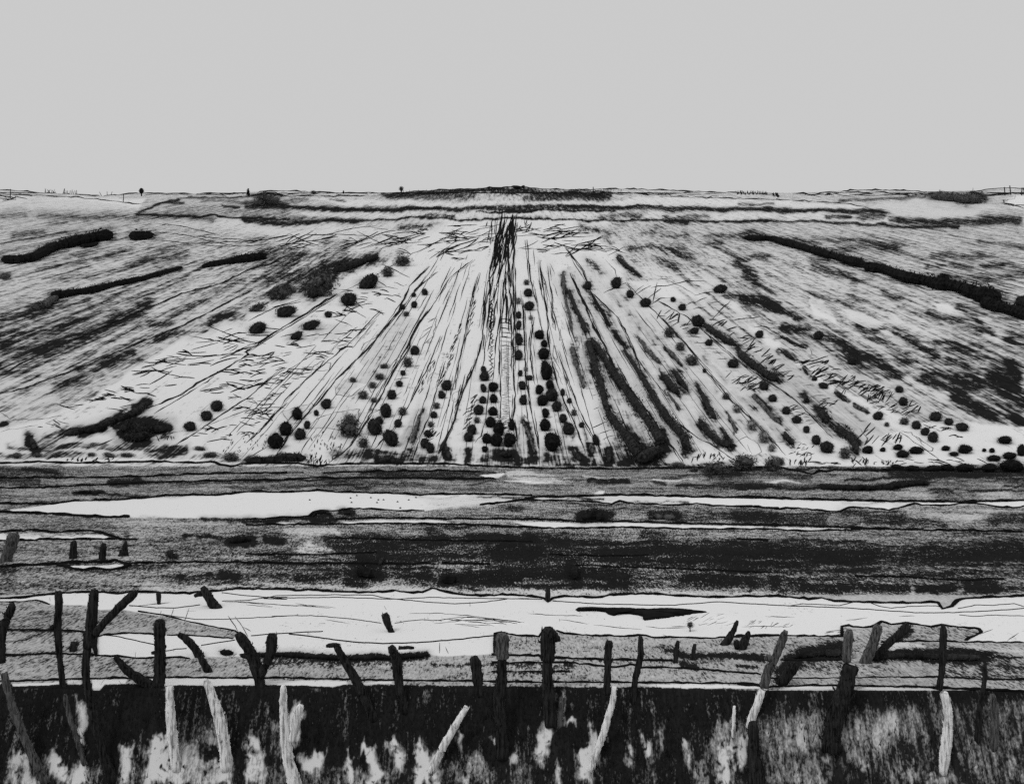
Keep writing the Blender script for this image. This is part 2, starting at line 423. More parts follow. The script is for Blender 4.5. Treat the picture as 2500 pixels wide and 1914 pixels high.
# striped thicket on the slope beneath the crest, track and dark bands
for s, r, k, so in [
    ('B 1050,140 1300,135 1700,118 2000,108 2195,112 C 0,112 200,105 400,128 620,140 900,150', (16, 24), .72, 7), ('C 270,175 420,165 620,160 850,165', 26, .55, 6), ('B 1100,150 1400,155 1750,150', 24, .5, 8),
    ('B 0,235 400,245 800,257 1200,258 1500,247', (9, 17), .95, 3), ('B 1500,250 2195,242 C 0,245 500,240 1000,240 1500,252 2195,258 D 0,258 500,262 1050,268 1200,265', 16, .70, 3), ('C 500,232 900,230 1300,225', 8, .7, 3), ('C 100,262 700,265 950,262', 6, .9, 3),
    ('C 1500,258 2195,260 D 0,260 600,268 1050,272', 12, .4, 3),
    ('B 0,345 250,365 600,352 850,340', (22, 12), .85, 5), ('B 850,340 1300,325 1700,330 2195,322 C 0,322 400,330 800,343 1500,342 2195,345', 7, .85, 4), ('D 0,345 400,350 800,368 1200,378 1500,385 1700,390', (6, 14), .8, 4),
    ('D 1250,330 1500,345 1800,355 2000,330 2150,340', (20, 36), .75, 6), ('C 850,320 1000,295 1150,310', 22, .5, 5), ('C 1340,330 1500,320 1640,310', (28, 10), .55, 5), ('C 1350,350 1480,360', 18, .5, 5),
    ('D 690,315 850,315', 18, .6, 5), ('D 930,310 1110,300', 30, .55, 6), ('D 1180,330 1240,330', 20, .5, 5), ('D 780,190 1000,175 1250,170 1450,165', (12, 10), .5, 6), ('A 1030,280 1200,225 1350,190', (6, 12), .8, 4),
    ('A 1040,285 1500,305 1900,325 2195,330', 7, 1.0, 3), ('A 1350,170 1800,168 2000,140', 6, .7, 4), ('A 1580,190 1900,210 2195,230', 16, .38, 8), ('A 1700,240 1820,240', 6, .8, 3), ('A 1250,215 1390,215', 8, .6, 3), ('A 1300,260 2195,280', 34, .20, 12),
    ('B 0,200 200,230 450,180', 20, .35, 8), ('B 900,235 1170,235', 14, .4, 4), ('B 660,185 760,190', 10, .45, 4), ('B 1400,310 1600,305', 14, .5, 5), ('B 0,320 860,335', 20, .3, 8), ('B 1780,280 2195,275', 5, .9, 2),
    ('C 0,275 400,268', 5, .8, 2), ('C 1900,210 2000,212', 14, .45, 5), ('C 1990,215 2150,215', 10, .5, 5)]:
    streak(s, r, add=k, soft=so)
area('D 1000,235 1150,210 1450,180 1600,200 1750,235 1900,225 2000,240 1800,300 1500,315 1230,300 1100,255', tone=0.62, scrub=0.06, soft=6)
area('D 2040,180 2130,150 2195,140 2195,235 2100,230', tone=WH, scrub=0, soft=5)
# foot of the hill
area('S -1600,1105 120,1105 420,1108 660,1098 760,1115 900,1098 1040,1095 1200,1090 1420,1090 1640,1098 1860,1105 1980,1125 2260,1130 2400,1120 4100,1100 4100,1150 -1600,1150', tone=0.64, scrub=0.32, soft=10)
area('E 330,1130 900,1125 1500,1140 1700,1140 1560,1155 330,1152', tone=WH, scrub=0, soft=3)
area('E 1500,1080 1700,1080 2195,1090 F 100,1090 460,1110 540,1180 640,1160 700,1090 760,1040 700,870 520,900 450,1000 250,1100 F 0,960 E 1900,960', tone=WH, scrub=0, soft=5)
area('G 1350,1100 1420,1060 1480,1120 1650,1020 1860,1030 1950,960 2080,1080 2000,1110 1850,1120 1760,1150 1600,1180 1340,1180', tone=WH, scrub=0, soft=4)
area('H 330,1190 340,1000 450,1000 620,1020 740,980 950,1010 1250,920 1450,840 1640,880 1800,860 2195,890 2195,1120 1700,1180 1170,1190 1000,1210 740,1200 580,1240 480,1210', tone=WH, scrub=0, soft=5)
for s, r, k in [('E 480,940 720,890 940,810 1060,770', (40, 24), .75), ('E 620,930 800,890', 30, .8), ('E 920,900 1020,860 1150,870 1270,900', 60, .80), ('E 960,950 1120,990', 50, .75), ('E 240,970 260,1050', 40, .8), ('E 340,1000 420,960', 40, .5),
                ('E 300,1060 600,1030 900,1040 1150,1045 1420,1040', 26, .62), ('E 1040,740 1150,695', 30, .7), ('E 1100,1080 1300,1090 1420,1070', 30, .6), ('E 60,1040 300,1050', 12, .6), ('E 0,870 30,865', 24, .8),
                ('E 0,1110 300,1100 600,1105', 22, .35), ('F 680,1090 900,1080 1200,1110 1280,1070', 40, .45), ('F 1020,1140 1200,1150', 30, .7), ('F 1320,1140 1450,1150', 30, .55), ('F 1530,1040 1550,1130', 26, .7), ('F 1710,1060 1690,1160', 24, .62),
                ('F 1850,1130 1950,1100 2100,1160', 44, .5), ('F 1960,1100 2040,1120', 40, .7), ('F 1270,900 1330,830 1350,750', (40, 16), .30), ('F 1240,990 1300,920', 34, .36), ('G 250,840 300,980 340,1120', (22, 26), .55),
                ('G 200,1160 330,1150', 30, .5), ('G 420,1130 600,1160', 40, .55), ('G 630,1080 720,1170', 36, .8), ('G 760,1030 770,1090', 30, .7), ('G 890,1060 900,1160', 30, .75), ('G 800,1170 860,1190', 30, .8),
                ('G 1010,1170 1100,1100 1250,1120 1320,1190', 50, .8), ('G 1000,1000 1150,1010 1290,1050', 60, .5), ('G 1360,1190 1640,1190', 22, .7), ('F 780,890 800,800', 60, .34), ('G 1990,640 2200,820', (26, 40), .42)]:
    streak(s, r, add=k, soft=8)
# pale brown thawed patch between the two rows left of centre
area('F 1180,20 1300,60 1280,160 1260,300 1130,390 1090,470 1030,560 960,620 920,560 870,560 800,650 690,640 680,570 830,490 920,430 880,360 940,300 1000,200 1080,110', tone=0.63, scrub=0.10, soft=3)
area('F 280,770 390,740 500,710 520,760 440,850 330,860', tone=0.66, soft=4); area('F 460,880 600,800 720,770 860,750 870,850 730,900 560,900', tone=0.67, soft=4)
area('F 1190,960 1240,860 1320,740 1380,780 1390,850 1340,960 1280,1040 1150,1080', tone=0.54, scrub=.1, soft=5)
area('G 200,1040 215,860 250,800 290,830 340,960 370,1100 250,1050', tone=0.60, soft=5); area('G 480,880 560,960 640,1040 740,1180 560,1180 430,1100 540,1060', tone=0.60, soft=8)
area('B 380,1130 560,1100 800,1150 700,1240 480,1260 340,1290 300,1260', tone=0.66, soft=10)
# --- the valley floor, band by band
area('S -1600,1138 4100,1138 4100,1452 -1600,1452', tone=0.38, scrub=0.52, soft=2, warp=0)
V1 = 'I -3000,105 0,102 300,90 600,99 1200,90 1500,97 1650,93 1690,112 1770,127 1830,107 1950,102 2195,102 J 400,101 550,125 700,109 1000,103 1500,106 1900,126 2195,139 K 600,141 1000,146 1500,137 2195,131 L 320,131 400,151 500,166 580,186 620,161 680,166 740,151 850,151 1050,161 1180,151 1300,150 2195,148 5500,148'
for s, r, k in [('J 900,170 1300,180 1700,180 1900,185', 24, .45), ('J 580,185 900,195', 14, .3), ('I 0,160 300,170 450,180', 36, .4), ('I 0,230 300,240', 30, .4), ('I 180,145 300,158 440,172', 10, .8), ('I 860,240 1000,250 1080,235', 26, .8), ('I 1080,245 1500,240 2000,235', 12, .35),
                ('I 580,322 680,320 780,322', 13, 1.0), ('I 780,320 920,335', 8, .7), ('J 0,232 500,220 1000,212 1900,216', 8, .7), ('K 740,225 860,230 1040,240', 20, .8), ('K 1240,240 1340,250', 16, .6), ('K 1430,265 1600,270 1800,265 2195,290', 16, .55), ('K 1660,170 1800,190 1880,160', 40, .6),
                ('L 0,180 300,190 560,200', 24, .4), ('L 1180,160 1600,170 2195,160', 40, .7), ('L 640,270 900,280 1150,280', 18, 1.0), ('L 1150,275 1300,252 1460,250', (20, 22), 1.0), ('L 460,300 640,290', 10, .8), ('L 0,270 300,265 640,275', 20, .35), ('L 0,290 300,295 460,300', 6, .9),
                ('L 1440,315 1500,292 1580,285 1660,320', 5, .8), ('L 1500,320 1580,305 1650,325', 5, .8), ('J 650,270 900,260 1200,270', 30, .2), ('I 300,400 430,395', 16, .2), ('L 1250,195 1850,190', 20, .45), ('L 1850,180 2195,230', 30, .3)]:
    streak(s, r, add=k, soft=5)
area('J 1790,185 1900,180 1990,175 1930,210 1850,212', tone=WH, scrub=0, soft=2, warp=0); area('K 0,180 100,172 60,205 0,205', tone=WH, scrub=0, soft=2, warp=0)
area('J 2000,160 2195,145 K 200,150 400,180 600,210 620,232 300,245 0,232 J 2100,225 2000,200', tone=0.62, scrub=0.30, soft=6); area('J 1980,226 2195,228 K 300,240 560,245 300,254 0,252 J 2195,248', tone=0.80, scrub=0.05, soft=3, warp=0)
area('K 680,190 1000,205 1600,222 1400,228 900,215 700,205', tone=0.7, scrub=.2, soft=3); area('L 1240,300 1340,272 1430,290 1520,340 1450,370 1200,330', tone=0.52, scrub=0.34, soft=14); area('L 200,240 420,235 500,245 300,255', tone=0.7, scrub=.15, soft=5)
area('L 2010,275 2100,275 2095,375 1930,375 1830,350', tone=0.50, scrub=0.36, soft=12); area('K 780,325 820,305 870,310 850,335', tone=0.75, scrub=.1, soft=3)
# snow-covered open fields
area('I 60,455 480,402 560,389 900,384 1100,366 1300,346 1650,346 1900,321 2195,322 J 350,322 550,309 700,322 900,326 1100,331 1300,343 1680,337 1730,365 1900,390 1700,410 1500,440 1350,462 1200,466 800,443 700,463 600,458 520,474 480,504 230,514 0,530 I 2195,516 1600,524 1300,515 980,512 800,514 400,489 110,470', tone=WH, scrub=0, soft=3, warp=0)
area('J 1350,380 1700,350 1750,372 1950,385 2100,380 1900,410 1600,440 1350,462 1450,430', tone=0.68, scrub=0.16, soft=14)
area('J 1680,338 2195,347 K 260,342 260,372 0,400 J 2000,395 1750,372', tone=0.66, scrub=0.10, soft=3, warp=0)
area('K 265,376 360,360 600,357 1050,346 1500,357 2195,372 L 0,362 500,377 1000,392 1500,397 1800,397 2195,386 3000,386 3000,430 2195,430 2100,440 2000,435 1850,409 1750,405 1550,425 1350,410 1160,458 1000,440 850,440 760,468 650,463 500,445 300,450 200,435 0,430 K 2195,444 1950,430 1700,424 1570,410 1400,420 1100,408 980,390 920,409 850,400 600,385', tone=WH, scrub=0, soft=2.5, warp=0)
area('K 265,376 360,360 600,357 1050,346 1300,352 1450,385 1200,400 980,392 850,398 600,384', tone=0.66, scrub=.05, soft=5, warp=0)
area('J 690,555 1000,530 1500,535 1560,548 1100,556 800,562', tone=WH, scrub=0, soft=3, warp=0)
area('J 2040,545 2195,540 K 0,545 400,545 700,556 1000,552 1500,570 2195,580 L 0,576 500,588 950,600 800,606 500,612 0,600 K 2195,600 1500,596 1000,586 550,594 0,580 J 2195,585', tone=WH, scrub=0, soft=2.5, warp=0)
area('J 180,562 250,545 330,550 420,555 340,568', tone=WH, scrub=0, soft=2, warp=0); area('J 520,500 560,485 600,490 590,520 540,515', tone=0.6, scrub=0.1, soft=3, warp=0)
area('I -3000,640 0,632 250,630 400,638 700,636 800,650 880,672 700,675 300,680 0,685 -3000,685', tone=WH, scrub=0, soft=2.5, warp=0)
area('I 470,884 620,878 800,878 900,870 950,872 900,895 780,900 640,908 560,898', tone=WH, scrub=0, soft=2.5, warp=0)
# dark meadow between the two snow bands
area('J 500,690 900,690 1500,700 2195,690 K 400,690 900,680 1400,690 2195,700 L 600,740 1000,760 1300,760 1700,700 2195,690 3500,690 3500,1010 2195,1010 1700,1000 1000,1040 400,1050 K 2195,1050 1500,1055 600,1055 0,1045 J 1500,1020 800,900 500,800', tone=0.29, scrub=0.68, soft=40)
area('J 0,700 700,690 900,900 600,1010 0,1000', tone=0.34, scrub=0.56, soft=40)
for s, r, k in [('I 0,520 900,560', 44, .06), ('J 650,700 1000,715 1500,710 2195,730', (44, 70), .46), ('K 0,720 300,720 600,700', (70, 30), .36), ('K 450,700 900,715 1300,720', 24, .4), ('K 900,800 1300,790 1700,800 2195,810', 84, .48), ('K 0,760 500,800 900,790', 40, .3), ('L 0,800 600,800 1000,810', (90, 70), .55),
                ('L 900,790 1300,800 1700,770 2195,760', (30, 84), .5), ('L 1300,780 1500,740', 20, .5), ('K 0,980 300,965 600,970', 44, .6), ('K 620,880 640,1000', 50, .8), ('K 640,960 800,960 1000,980', 60, .6), ('J 1510,985 1700,975 2195,970', (40, 44), .7), ('K 1500,990 1850,990', 40, .55), ('L 1400,1055 1640,1065', 30, .7),
                ('L 1780,1040 1950,1050', 60, .5), ('L 500,1050 900,1060 1300,1065', 26, .55), ('J 820,990 900,900 980,920', 80, .62), ('J 860,820 850,900', 24, .5), ('J 1010,880 1060,800', 34, .55), ('J 400,970 560,970 700,955', 24, .7), ('J 0,700 30,680', 30, .6), ('J 150,670 270,690', 24, .6),
                ('I 1400,660 1500,640 1600,650', (12, 16), .8), ('I 1600,655 1750,680', 12, .6), ('I 1760,700 1850,685 1920,680', 34, .7), ('I 2030,670 2170,690', 26, .55), ('I 1290,795 1330,800', 24, .7), ('I 1700,950 1820,960', 34, .5), ('I 1590,955 1610,955', 18, .7), ('I 1380,960 1430,958', 11, .8),
                ('J 1330,950 1390,950', 30, .5), ('J 1140,905 1155,910', 22, .6), ('J 1160,970 1350,955', 14, .55), ('J 1400,620 1480,640', 34, .35), ('K 700,500 770,480 870,500', (44, 46), .85), ('K 1210,500 1300,490 1420,500', 34, .6), ('K 1400,520 1700,500 2195,520', 34, .3), ('K 140,440 220,440', 26, .35),
                ('L 0,500 200,520 640,530', 46, .36), ('L 820,480 960,470', 40, .3), ('L 1000,510 1250,520', 34, .4), ('L 1200,540 1600,570', 30, .3), ('L 1950,540 2195,520', 40, .4), ('J 740,470 810,480', 24, .7), ('I 1550,525 1750,540 2100,530', (8, 18), .8), ('J 0,545 230,535', 18, .9), ('J 240,530 480,520 640,490', 12, .8), ('J 500,500 540,470 640,470 670,510', 9, .9), ('J 520,540 680,530', 16, .8),
                ('I 500,800 800,800', 30, -.05), ('L 80,960 120,1040', 40, .6), ('L 290,990 320,1010', 34, .5), ('L 340,960 520,990', 10, .6), ('L 1590,950 1640,945', 28, .4), ('I 960,570 950,680', 18, .4), ('J 1930,800 2195,800', 60, .4), ('J 1950,960 1990,930', 44, .5), ('K 270,650 320,680', 30, .5), ('K 500,680 560,660', 34, .4), ('J 0,860 800,862 1450,868', 6, .5), ('J 0,800 700,795 1000,780', 10, .4),
                ('J 1700,650 2195,670', 20, .25), ('K 1180,640 1300,670', 40, .4), ('K 1800,930 2195,950', 20, .3), ('L 650,790 1000,900', 40, .3), ('I 40,880 60,960', 60, .3), ('I 2000,800 2195,800', 40, .3), ('I 2100,970 2195,970', 30, .3)]:
    streak(s, r, add=min(1, k * 1.25), soft=10)
area('J 290,610 450,580 720,590 720,640 500,660 300,650', tone=0.55, scrub=0.32, soft=14); area('J 380,750 480,690 500,720 650,745 660,780 500,790 400,780', tone=0.62, scrub=0.30, soft=10)
area('L 1200,430 1400,430 1700,430 1900,440 1980,470 1900,520 1750,560 1500,500 1260,490', tone=0.48, scrub=0.38, soft=18)
area('K 0,1062 380,1062 900,1070 880,1110 600,1118 470,1125 280,1110 0,1105', tone=0.60, scrub=0.22, soft=4); area('J 0,1010 800,1040 1500,1045 2195,1060 2195,1105 1750,1110 1430,1060 1280,1090 900,1085 450,1065 0,1060', tone=0.55, scrub=0.26, soft=8)
area('I 1000,1020 1500,1030 2195,1020 2195,1060 1700,1070 1500,1085 1100,1075', tone=0.56, scrub=0.26, soft=8); area('K 900,1065 1400,1075 2195,1080 2195,1112 1700,1115 1400,1100', tone=.55, scrub=.3, soft=6)
vr = random.Random(77)
for _ in range(120):
    y = vr.uniform(1290, 1440) if vr.random() < .75 else vr.uniform(1140, 1290); x = vr.uniform(-50, 2500); L = vr.uniform(60, 420); ph = vr.random() * 6
    right = x + L / 2 > 900
    streak([(x + L * i / 5, y + 3 * math.sin(ph + i)) for i in range(6)], (vr.uniform(2, 7), vr.uniform(2, 9)), add=vr.uniform(.3, .9) if right else vr.uniform(.15, .55), soft=5)
for _ in range(60):
    y = vr.uniform(1290, 1445); x = vr.uniform(-50, 2500); L = vr.uniform(30, 200)
    streak([(x, y), (x + L * .5, y + vr.gauss(0, 3)), (x + L, y + vr.gauss(0, 3))], vr.uniform(2, 8), scrub=vr.uniform(.25, .5), soft=8, gain=.75)
area('I 850,560 1000,520 1300,530 2000,560 1600,620 1000,640', tone=.46, scrub=.40, soft=20)
# big snow band in front of the meadow
V10 = 'I -3000,1140 0,1135 150,1131 300,1111 500,1091 800,1085 900,1100 1000,1081 1050,1086 1200,1090 1450,1096 1550,1086 1700,1076 1800,1061 2195,1065 J 250,1060 420,1076 480,1066 600,1078 900,1090 1050,1086 1150,1073 1280,1096 1350,1086 1430,1056 1550,1090 1700,1110 1800,1116 2000,1106 2195,1120 K 280,1116 400,1132 430,1162 470,1130 560,1118 800,1130 900,1110 1200,1098 1450,1115 1700,1125 1900,1120 2195,1120 L 400,1125 550,1140 640,1130 750,1155 1000,1165 1300,1170 1540,1165 1570,1212 1640,1196 1680,1150 1750,1135 2195,1115 5500,1100'
area(T(V10) + T('S 4100,1690 -1600,1690'), tone=WH, scrub=0, soft=2, warp=0)
area('N 1450,300 1700,270 2000,290 2150,312 1900,330 1600,325', tone=0.8, soft=6)
area('O 1500,290 1750,250 2000,330 P 0,320 300,300 450,330 300,360 O 2000,360', tone=0.78, scrub=0.05, soft=14)
GB = 'M -5000,565 0,565 430,555 735,560 850,575 900,570 1050,588 1350,580 1450,590 1550,567 1700,580 1900,570 N 60,545 300,538 700,556 950,551 1200,546 1380,532 1430,562 1550,572 1880,555 1905,540 1910,410 O 30,400 100,395 200,415 360,420 400,375 440,352 500,375 560,400 800,415 1050,420 1150,410 1260,430 1400,425 1600,435 1780,430 2195,412 P 0,420 300,416 800,421 803,348 850,342 960,355 1060,342 1100,311 1180,330 1280,320 1480,346 1560,335 1700,350 1860,371 1860,395 1750,455 1700,462 2195,466 5500,466'
area(T(GB) + T('S 4100,1682 -1600,1682'), tone=0.38, scrub=0.30, soft=2, warp=0)
area('M -5000,160 0,157 300,146 380,176 680,181 760,216 930,211 1070,240 1250,260 1500,322 1800,377 1840,402 1780,437 1500,415 1280,410 1180,405 1000,396 800,406 742,430 735,562 420,562 0,567 -5000,567', tone=0.34, scrub=0.34, soft=2, warp=0)
for s, r, k in [('N 60,560 400,560 700,575 950,580 1250,575 1400,550', (20, 30), .9), ('N 200,610 500,620 800,610 1300,620', 34, .34), ('N 0,640 200,640', 16, .3), ('N 1450,640 2195,625', 10, .5), ('N 1850,690 2195,690 O 600,692', 8, .5), ('O 1400,560 1700,565 2080,575', (12, 30), .85), ('O 1300,500 1450,540', 30, .5),
                ('O 1480,640 1560,660', 30, .6), ('O 1880,655 2040,650', 12, .5), ('O 560,630 620,650', 26, .4), ('O 0,650 600,650', 20, .3), ('P 350,590 500,550 640,520 790,520', (20, 60), 1.0), ('P 400,590 790,590', 14, .9), ('P 90,570 240,580', 18, .9), ('P 1060,570 1250,550 1500,560 1900,570', (40, 50), .95), ('P 1500,560 1900,560 2050,590', 50, .5), ('P 1950,590 2195,580', 8, .8),
                ('P 300,740 380,640 450,630', 44, .8), ('P 1200,735 1560,730 2195,745', 7, .6), ('P 980,735 1250,730', 5, .5), ('P 1150,500 1300,380', 34, .8), ('P 500,650 790,680', 34, .2), ('P 1600,680 2195,680', 50, .3), ('P 1900,640 1880,740', 20, .4), ('M 30,365 420,370', 7, .6), ('M 460,370 640,385', 7, .5), ('M 540,500 570,470', 24, .7), ('M 640,540 720,550', 12, .8), ('M 0,560 430,552', 5, .7),
                ('M 100,470 380,350', 3, .8), ('M 480,275 660,230', 3, .6), ('P 820,450 940,440', 6, .5)]:
    streak(s, r, add=k, soft=5)
area('P 1140,480 1250,465 1450,475 1400,500 1200,520', tone=.6, scrub=.2, soft=5); area('P 1640,480 1900,480 2195,520 2195,560 2050,540', tone=.5, scrub=.3, soft=8); area('P 870,720 1400,640 1560,640 1560,790 900,800', tone=.32, scrub=.24, soft=8)
area('S -1600,1667 700,1669 1300,1676 1900,1681 2500,1690 4100,1690 4100,1700 -1600,1700', tone=0.10, scrub=0.98, soft=3, warp=0)
# snow lip along the top of the dark bank
for s in ['M 90,778 450,765 455,786 95,800', 'M 512,757 620,752 620,782 518,788', 'M 702,747 970,745 960,780 800,786 765,830 738,885 715,890', 'M 1110,742 1190,737 1183,790', 'M 1262,737 1950,735 1945,785 1660,796 1340,790 1250,800', 'M 2042,747 2195,742 N 60,747 60,785 0,790 M 2150,790', 'N 160,752 770,757 780,782 660,802 340,792 160,782', 'N 900,767 1120,760 1120,780 900,786',
          'O 1130,784 1500,780 2068,802 2060,822 1500,816 1150,798', 'O 2100,812 2195,810 P 170,803 205,827 0,826 O 2110,830', 'P 240,822 500,800 745,806 745,832 240,834', 'P 915,828 1000,807 1490,820 1490,837 930,838', 'P 1570,826 1850,832 1850,846 1570,840', 'P 1910,836 2195,842 2195,850 1930,848', 'P 2195,842 5500,842 5500,850 2195,850', 'M -5000,775 0,775 0,790 -5000,790']:
    area(s, tone=WH, scrub=0, soft=2.5, warp=0)
# --- the near bank: dark sward with snow lying in it
sel = PYg > 1686
TONE[sel] = 0.10; SCR[sel] = 0.98
area('P 0,1050 2195,900 3500,900 3500,1549 0,1549', tone=0.22, scrub=0.66, soft=30)
area('N 1800,1350 2195,1300 O 700,1300 1700,1350 2195,1350 2195,1549 N 1800,1549', tone=0.14, scrub=0.86, soft=30); area('M 0,1420 N 2195,1400 2195,1600 M 0,1600', tone=.3, scrub=.72, soft=20)
PATCH = ['M 60,1400 100,1280 150,1300 200,1370 250,1450 320,1560 90,1560', 'M 360,1350 400,1310 460,1340 520,1440 530,1549 500,1549 380,1470', 'M 560,1420 620,1340 670,1420 680,1549 540,1549', 'M 590,920 650,925 655,1260 600,1230', 'M 920,1250 1000,1250 1010,1430 980,1549 930,1549',
         'M 1100,1560 1110,1440 1140,1320 1130,1220 1210,1190 1280,1170 1400,1200 1500,1240 1540,1330 1680,1350 1780,1360 1790,1560', 'M 1575,1110 1620,1200 1700,1210 1690,1260 1600,1230', 'M 1880,1300 1920,1220 1980,1230 2040,1400 2020,1549 1900,1549', 'N 330,1040 360,960 440,950 420,1100 410,1250 370,1320 310,1250', 'N 480,1290 560,1270 600,1330 600,1400 430,1440 380,1380', 'N 0,1220 90,1210 120,1330 140,1450 60,1560 0,1560',
         'N 760,1310 820,1310 850,1560 770,1560', 'N 870,1310 920,1220 990,1220 1040,1400 1050,1500 980,1560 890,1560 960,1450 950,1360', 'N 1080,1260 1130,1190 1190,1220 1220,1350 1180,1450 1080,1300', 'N 1500,1280 1500,1560 1290,1560 1280,1180 1340,1190 1400,1350 1450,1290', 'N 1620,1120 1650,1130 1670,1270 1620,1200', 'N 1860,1200 1940,1200 1930,1270', 'N 1720,1350 1790,1370 1770,1540 1700,1540 1640,1500',
         'O 400,1070 460,1060 470,1150 420,1300 380,1430 340,1300 340,1230', 'O 660,1560 660,1350 700,1300 760,1250 770,1100 800,1150 820,1220 740,1560', 'O 1050,1250 1070,1290 1050,1430 1030,1350', 'O 1130,1170 1200,1190 1210,1270 1160,1310', 'O 1700,1120 1760,1080 1800,1030 1850,1060 1860,1160 1830,1200 1950,1160 1950,1230 1860,1460 1830,1560 1720,1560 1690,1250', 'O 1560,1420 1640,1260 1680,1250 1660,1560 1570,1560',
         'O 1480,1180 1500,1150 1540,1250 1515,1400', 'O 570,1060 650,1060 650,1120 590,1100', 'O 500,1370 530,1390 540,1560 490,1560', 'P 0,1200 60,1160 70,1250 10,1420 0,1420', 'N 2020,1340 2080,1360 2060,1420']
for s in PATCH:
    area(s, tone=0.70, scrub=0.42, soft=26, warp=2, gain=.85)
    pts = T(s); cx = sum(p[0] for p in pts) / len(pts); cy = sum(p[1] for p in pts) / len(pts)
    area([(cx + (x - cx) * .92, cy + (y - cy) * .92) for x, y in pts], tone=0.82, scrub=0.05, soft=14, warp=2)
for s, k in [('P 180,1150 320,1100 500,1150 500,1260 300,1400 230,1400 260,1250', .5), ('P 850,1120 960,1080 1080,1060 1200,1030 1270,1080 1240,1200 1180,1300 1000,1300 830,1200', .5), ('P 1080,1560 1150,1400 1250,1350 1350,1250 1400,1350 1400,1560', .3), ('P 900,1300 1060,1330 1060,1440 920,1470', .25), ('P 1930,900 1980,900 2010,1150 1920,1080', .36), ('P 1480,1560 1500,1450 1700,1470 1750,1560', .25),
             ('P 640,1330 720,1300 710,1540 600,1540', .4), ('P 320,960 420,970 430,1080 330,1090', .6), ('P 2110,1180 2170,1180 2160,1260', .4), ('P 1330,1000 1370,1000 1360,1200 1320,1250', .45), ('P 300,1400 560,1380 600,1560 100,1560', .5), ('P 1900,1150 1980,1130 1960,1300 1920,1380', .5), ('O 2050,1150 2195,1130 2195,1250 2080,1330', .6), ('N 480,1150 500,1250 460,1300', .5),
             ('O 960,1070 1000,1070 990,1150', .5), ('O 520,900 560,900 550,1090 520,1090', .5), ('N 1660,1290 1750,1280 1900,1500 1700,1560', .6), ('M 2100,1080 2195,1080 2195,1380 2100,1300', .35), ('P 1050,1000 1100,980 1100,1060', .5)]:
    area(s, tone=0.60, scrub=k, soft=24, warp=2)
# thin drips and tongues of old snow, and greyer sward towards the right and bottom
for _ in range(95):
    x = sr.uniform(0, 2500); y = sr.uniform(1720, 1900); h = sr.uniform(20, 110)
    v = sr.uniform(.15, .75) * (.5 + .5 * sm(1700, 1900, y)) * (1.0 if x > 1500 else .7)
    streak([(x, y), (x + sr.gauss(0, 6), y + h * .5), (x + sr.gauss(0, 10), y + h)], (sr.uniform(3, 10), sr.uniform(8, 26)), tone=.62, scrub=.25, soft=12, gain=float(v))
for _ in range(40):
    x = sr.uniform(0, 2500); y = sr.uniform(1800, 1905)
    streak([(x, y), (x + sr.gauss(0, 14), y + 30)], (sr.uniform(8, 26), 20), scrub=.9, soft=14, gain=.8)
for _ in range(420):
    x = sr.uniform(0, 2500); y = sr.uniform(1790, 1914)
    streak([(x, y), (x + sr.gauss(0, 4), y + sr.uniform(2, 12))], (sr.uniform(3, 12), sr.uniform(3, 10)), scrub=.95, soft=5, warp=2, gain=sr.uniform(.4, 1))
for _ in range(24):
    x = sr.uniform(1700, 2550) if sr.random() < .75 else sr.uniform(0, 1300); y = sr.uniform(1770, 1914)
    streak([(x, y), (x + sr.gauss(0, 25), y + sr.uniform(10, 50))], (sr.uniform(40, 120), sr.uniform(30, 110)), tone=.42, scrub=sr.uniform(.55, .72), soft=40, warp=2, gain=sr.uniform(.4, .8))
for _ in range(60):
    x0 = sr.uniform(1380, 2050); t0 = sr.uniform(.02, .55); t1 = t0 + sr.uniform(.02, .09)
    f = lambda t: (x0 + (1238 - x0) * t, 1130 + (372 - 1130) * t)
    streak([f(t0), f((t0 + t1) / 2), f(t1)], (sr.uniform(8, 26), sr.uniform(4, 18)), tone=sr.uniform(.42, .56), add=None, soft=10, gain=sr.uniform(.3, .8))
    streak([f(t0), f(t0 + .012)], sr.uniform(6, 16), add=sr.uniform(.3, .6), soft=6)
# ------------------------------------------------------------------ build the ground mesh
def build_ground():
    nr, nc = PXg.shape
    co = np.stack([XX, DD, ZZ], -1).reshape(-1, 3).astype(np.float32)
    i = np.arange(nr - 1)[:, None] * nc + np.arange(nc - 1)[None, :]
    q = np.stack([i, i + 1, i + 1 + nc, i + nc], -1).reshape(-1, 4)
    me = bpy.data.meshes.new('ground')
    me.vertices.add(len(co)); me.vertices.foreach_set('co', co.ravel())
    me.loops.add(q.size); me.loops.foreach_set('vertex_index', q.ravel().astype(np.int32))
    me.polygons.add(len(q)); me.polygons.foreach_set('loop_start', np.arange(0, q.size, 4, dtype=np.int32))
    me.polygons.foreach_set('loop_total', np.full(len(q), 4, np.int32))
    for m in (M_hill, M_valley, M_bank): me.materials.append(m)
    dm = 0.5 * (d_rows[1:] + d_rows[:-1])
    mi = np.where(dm < BANK1, 2, np.where(dm < 79, 1, 0))
    me.polygons.foreach_set('material_index', np.repeat(mi[:, None], nc - 1, 1).ravel().astype(np.int32))
    me.update(calc_edges=True)
    me.polygons.foreach_set('use_smooth', np.ones(len(q), bool))
    for nm, arr in (('tone', TONE), ('scrub', SCR)):
        at = me.attributes.new(nm, 'FLOAT', 'POINT')
        at.data.foreach_set('value', np.ascontiguousarray(arr, np.float32).ravel())
    o = bpy.data.objects.new('ground', me)
    COL.objects.link(o)
    tag(o, kind='structure')
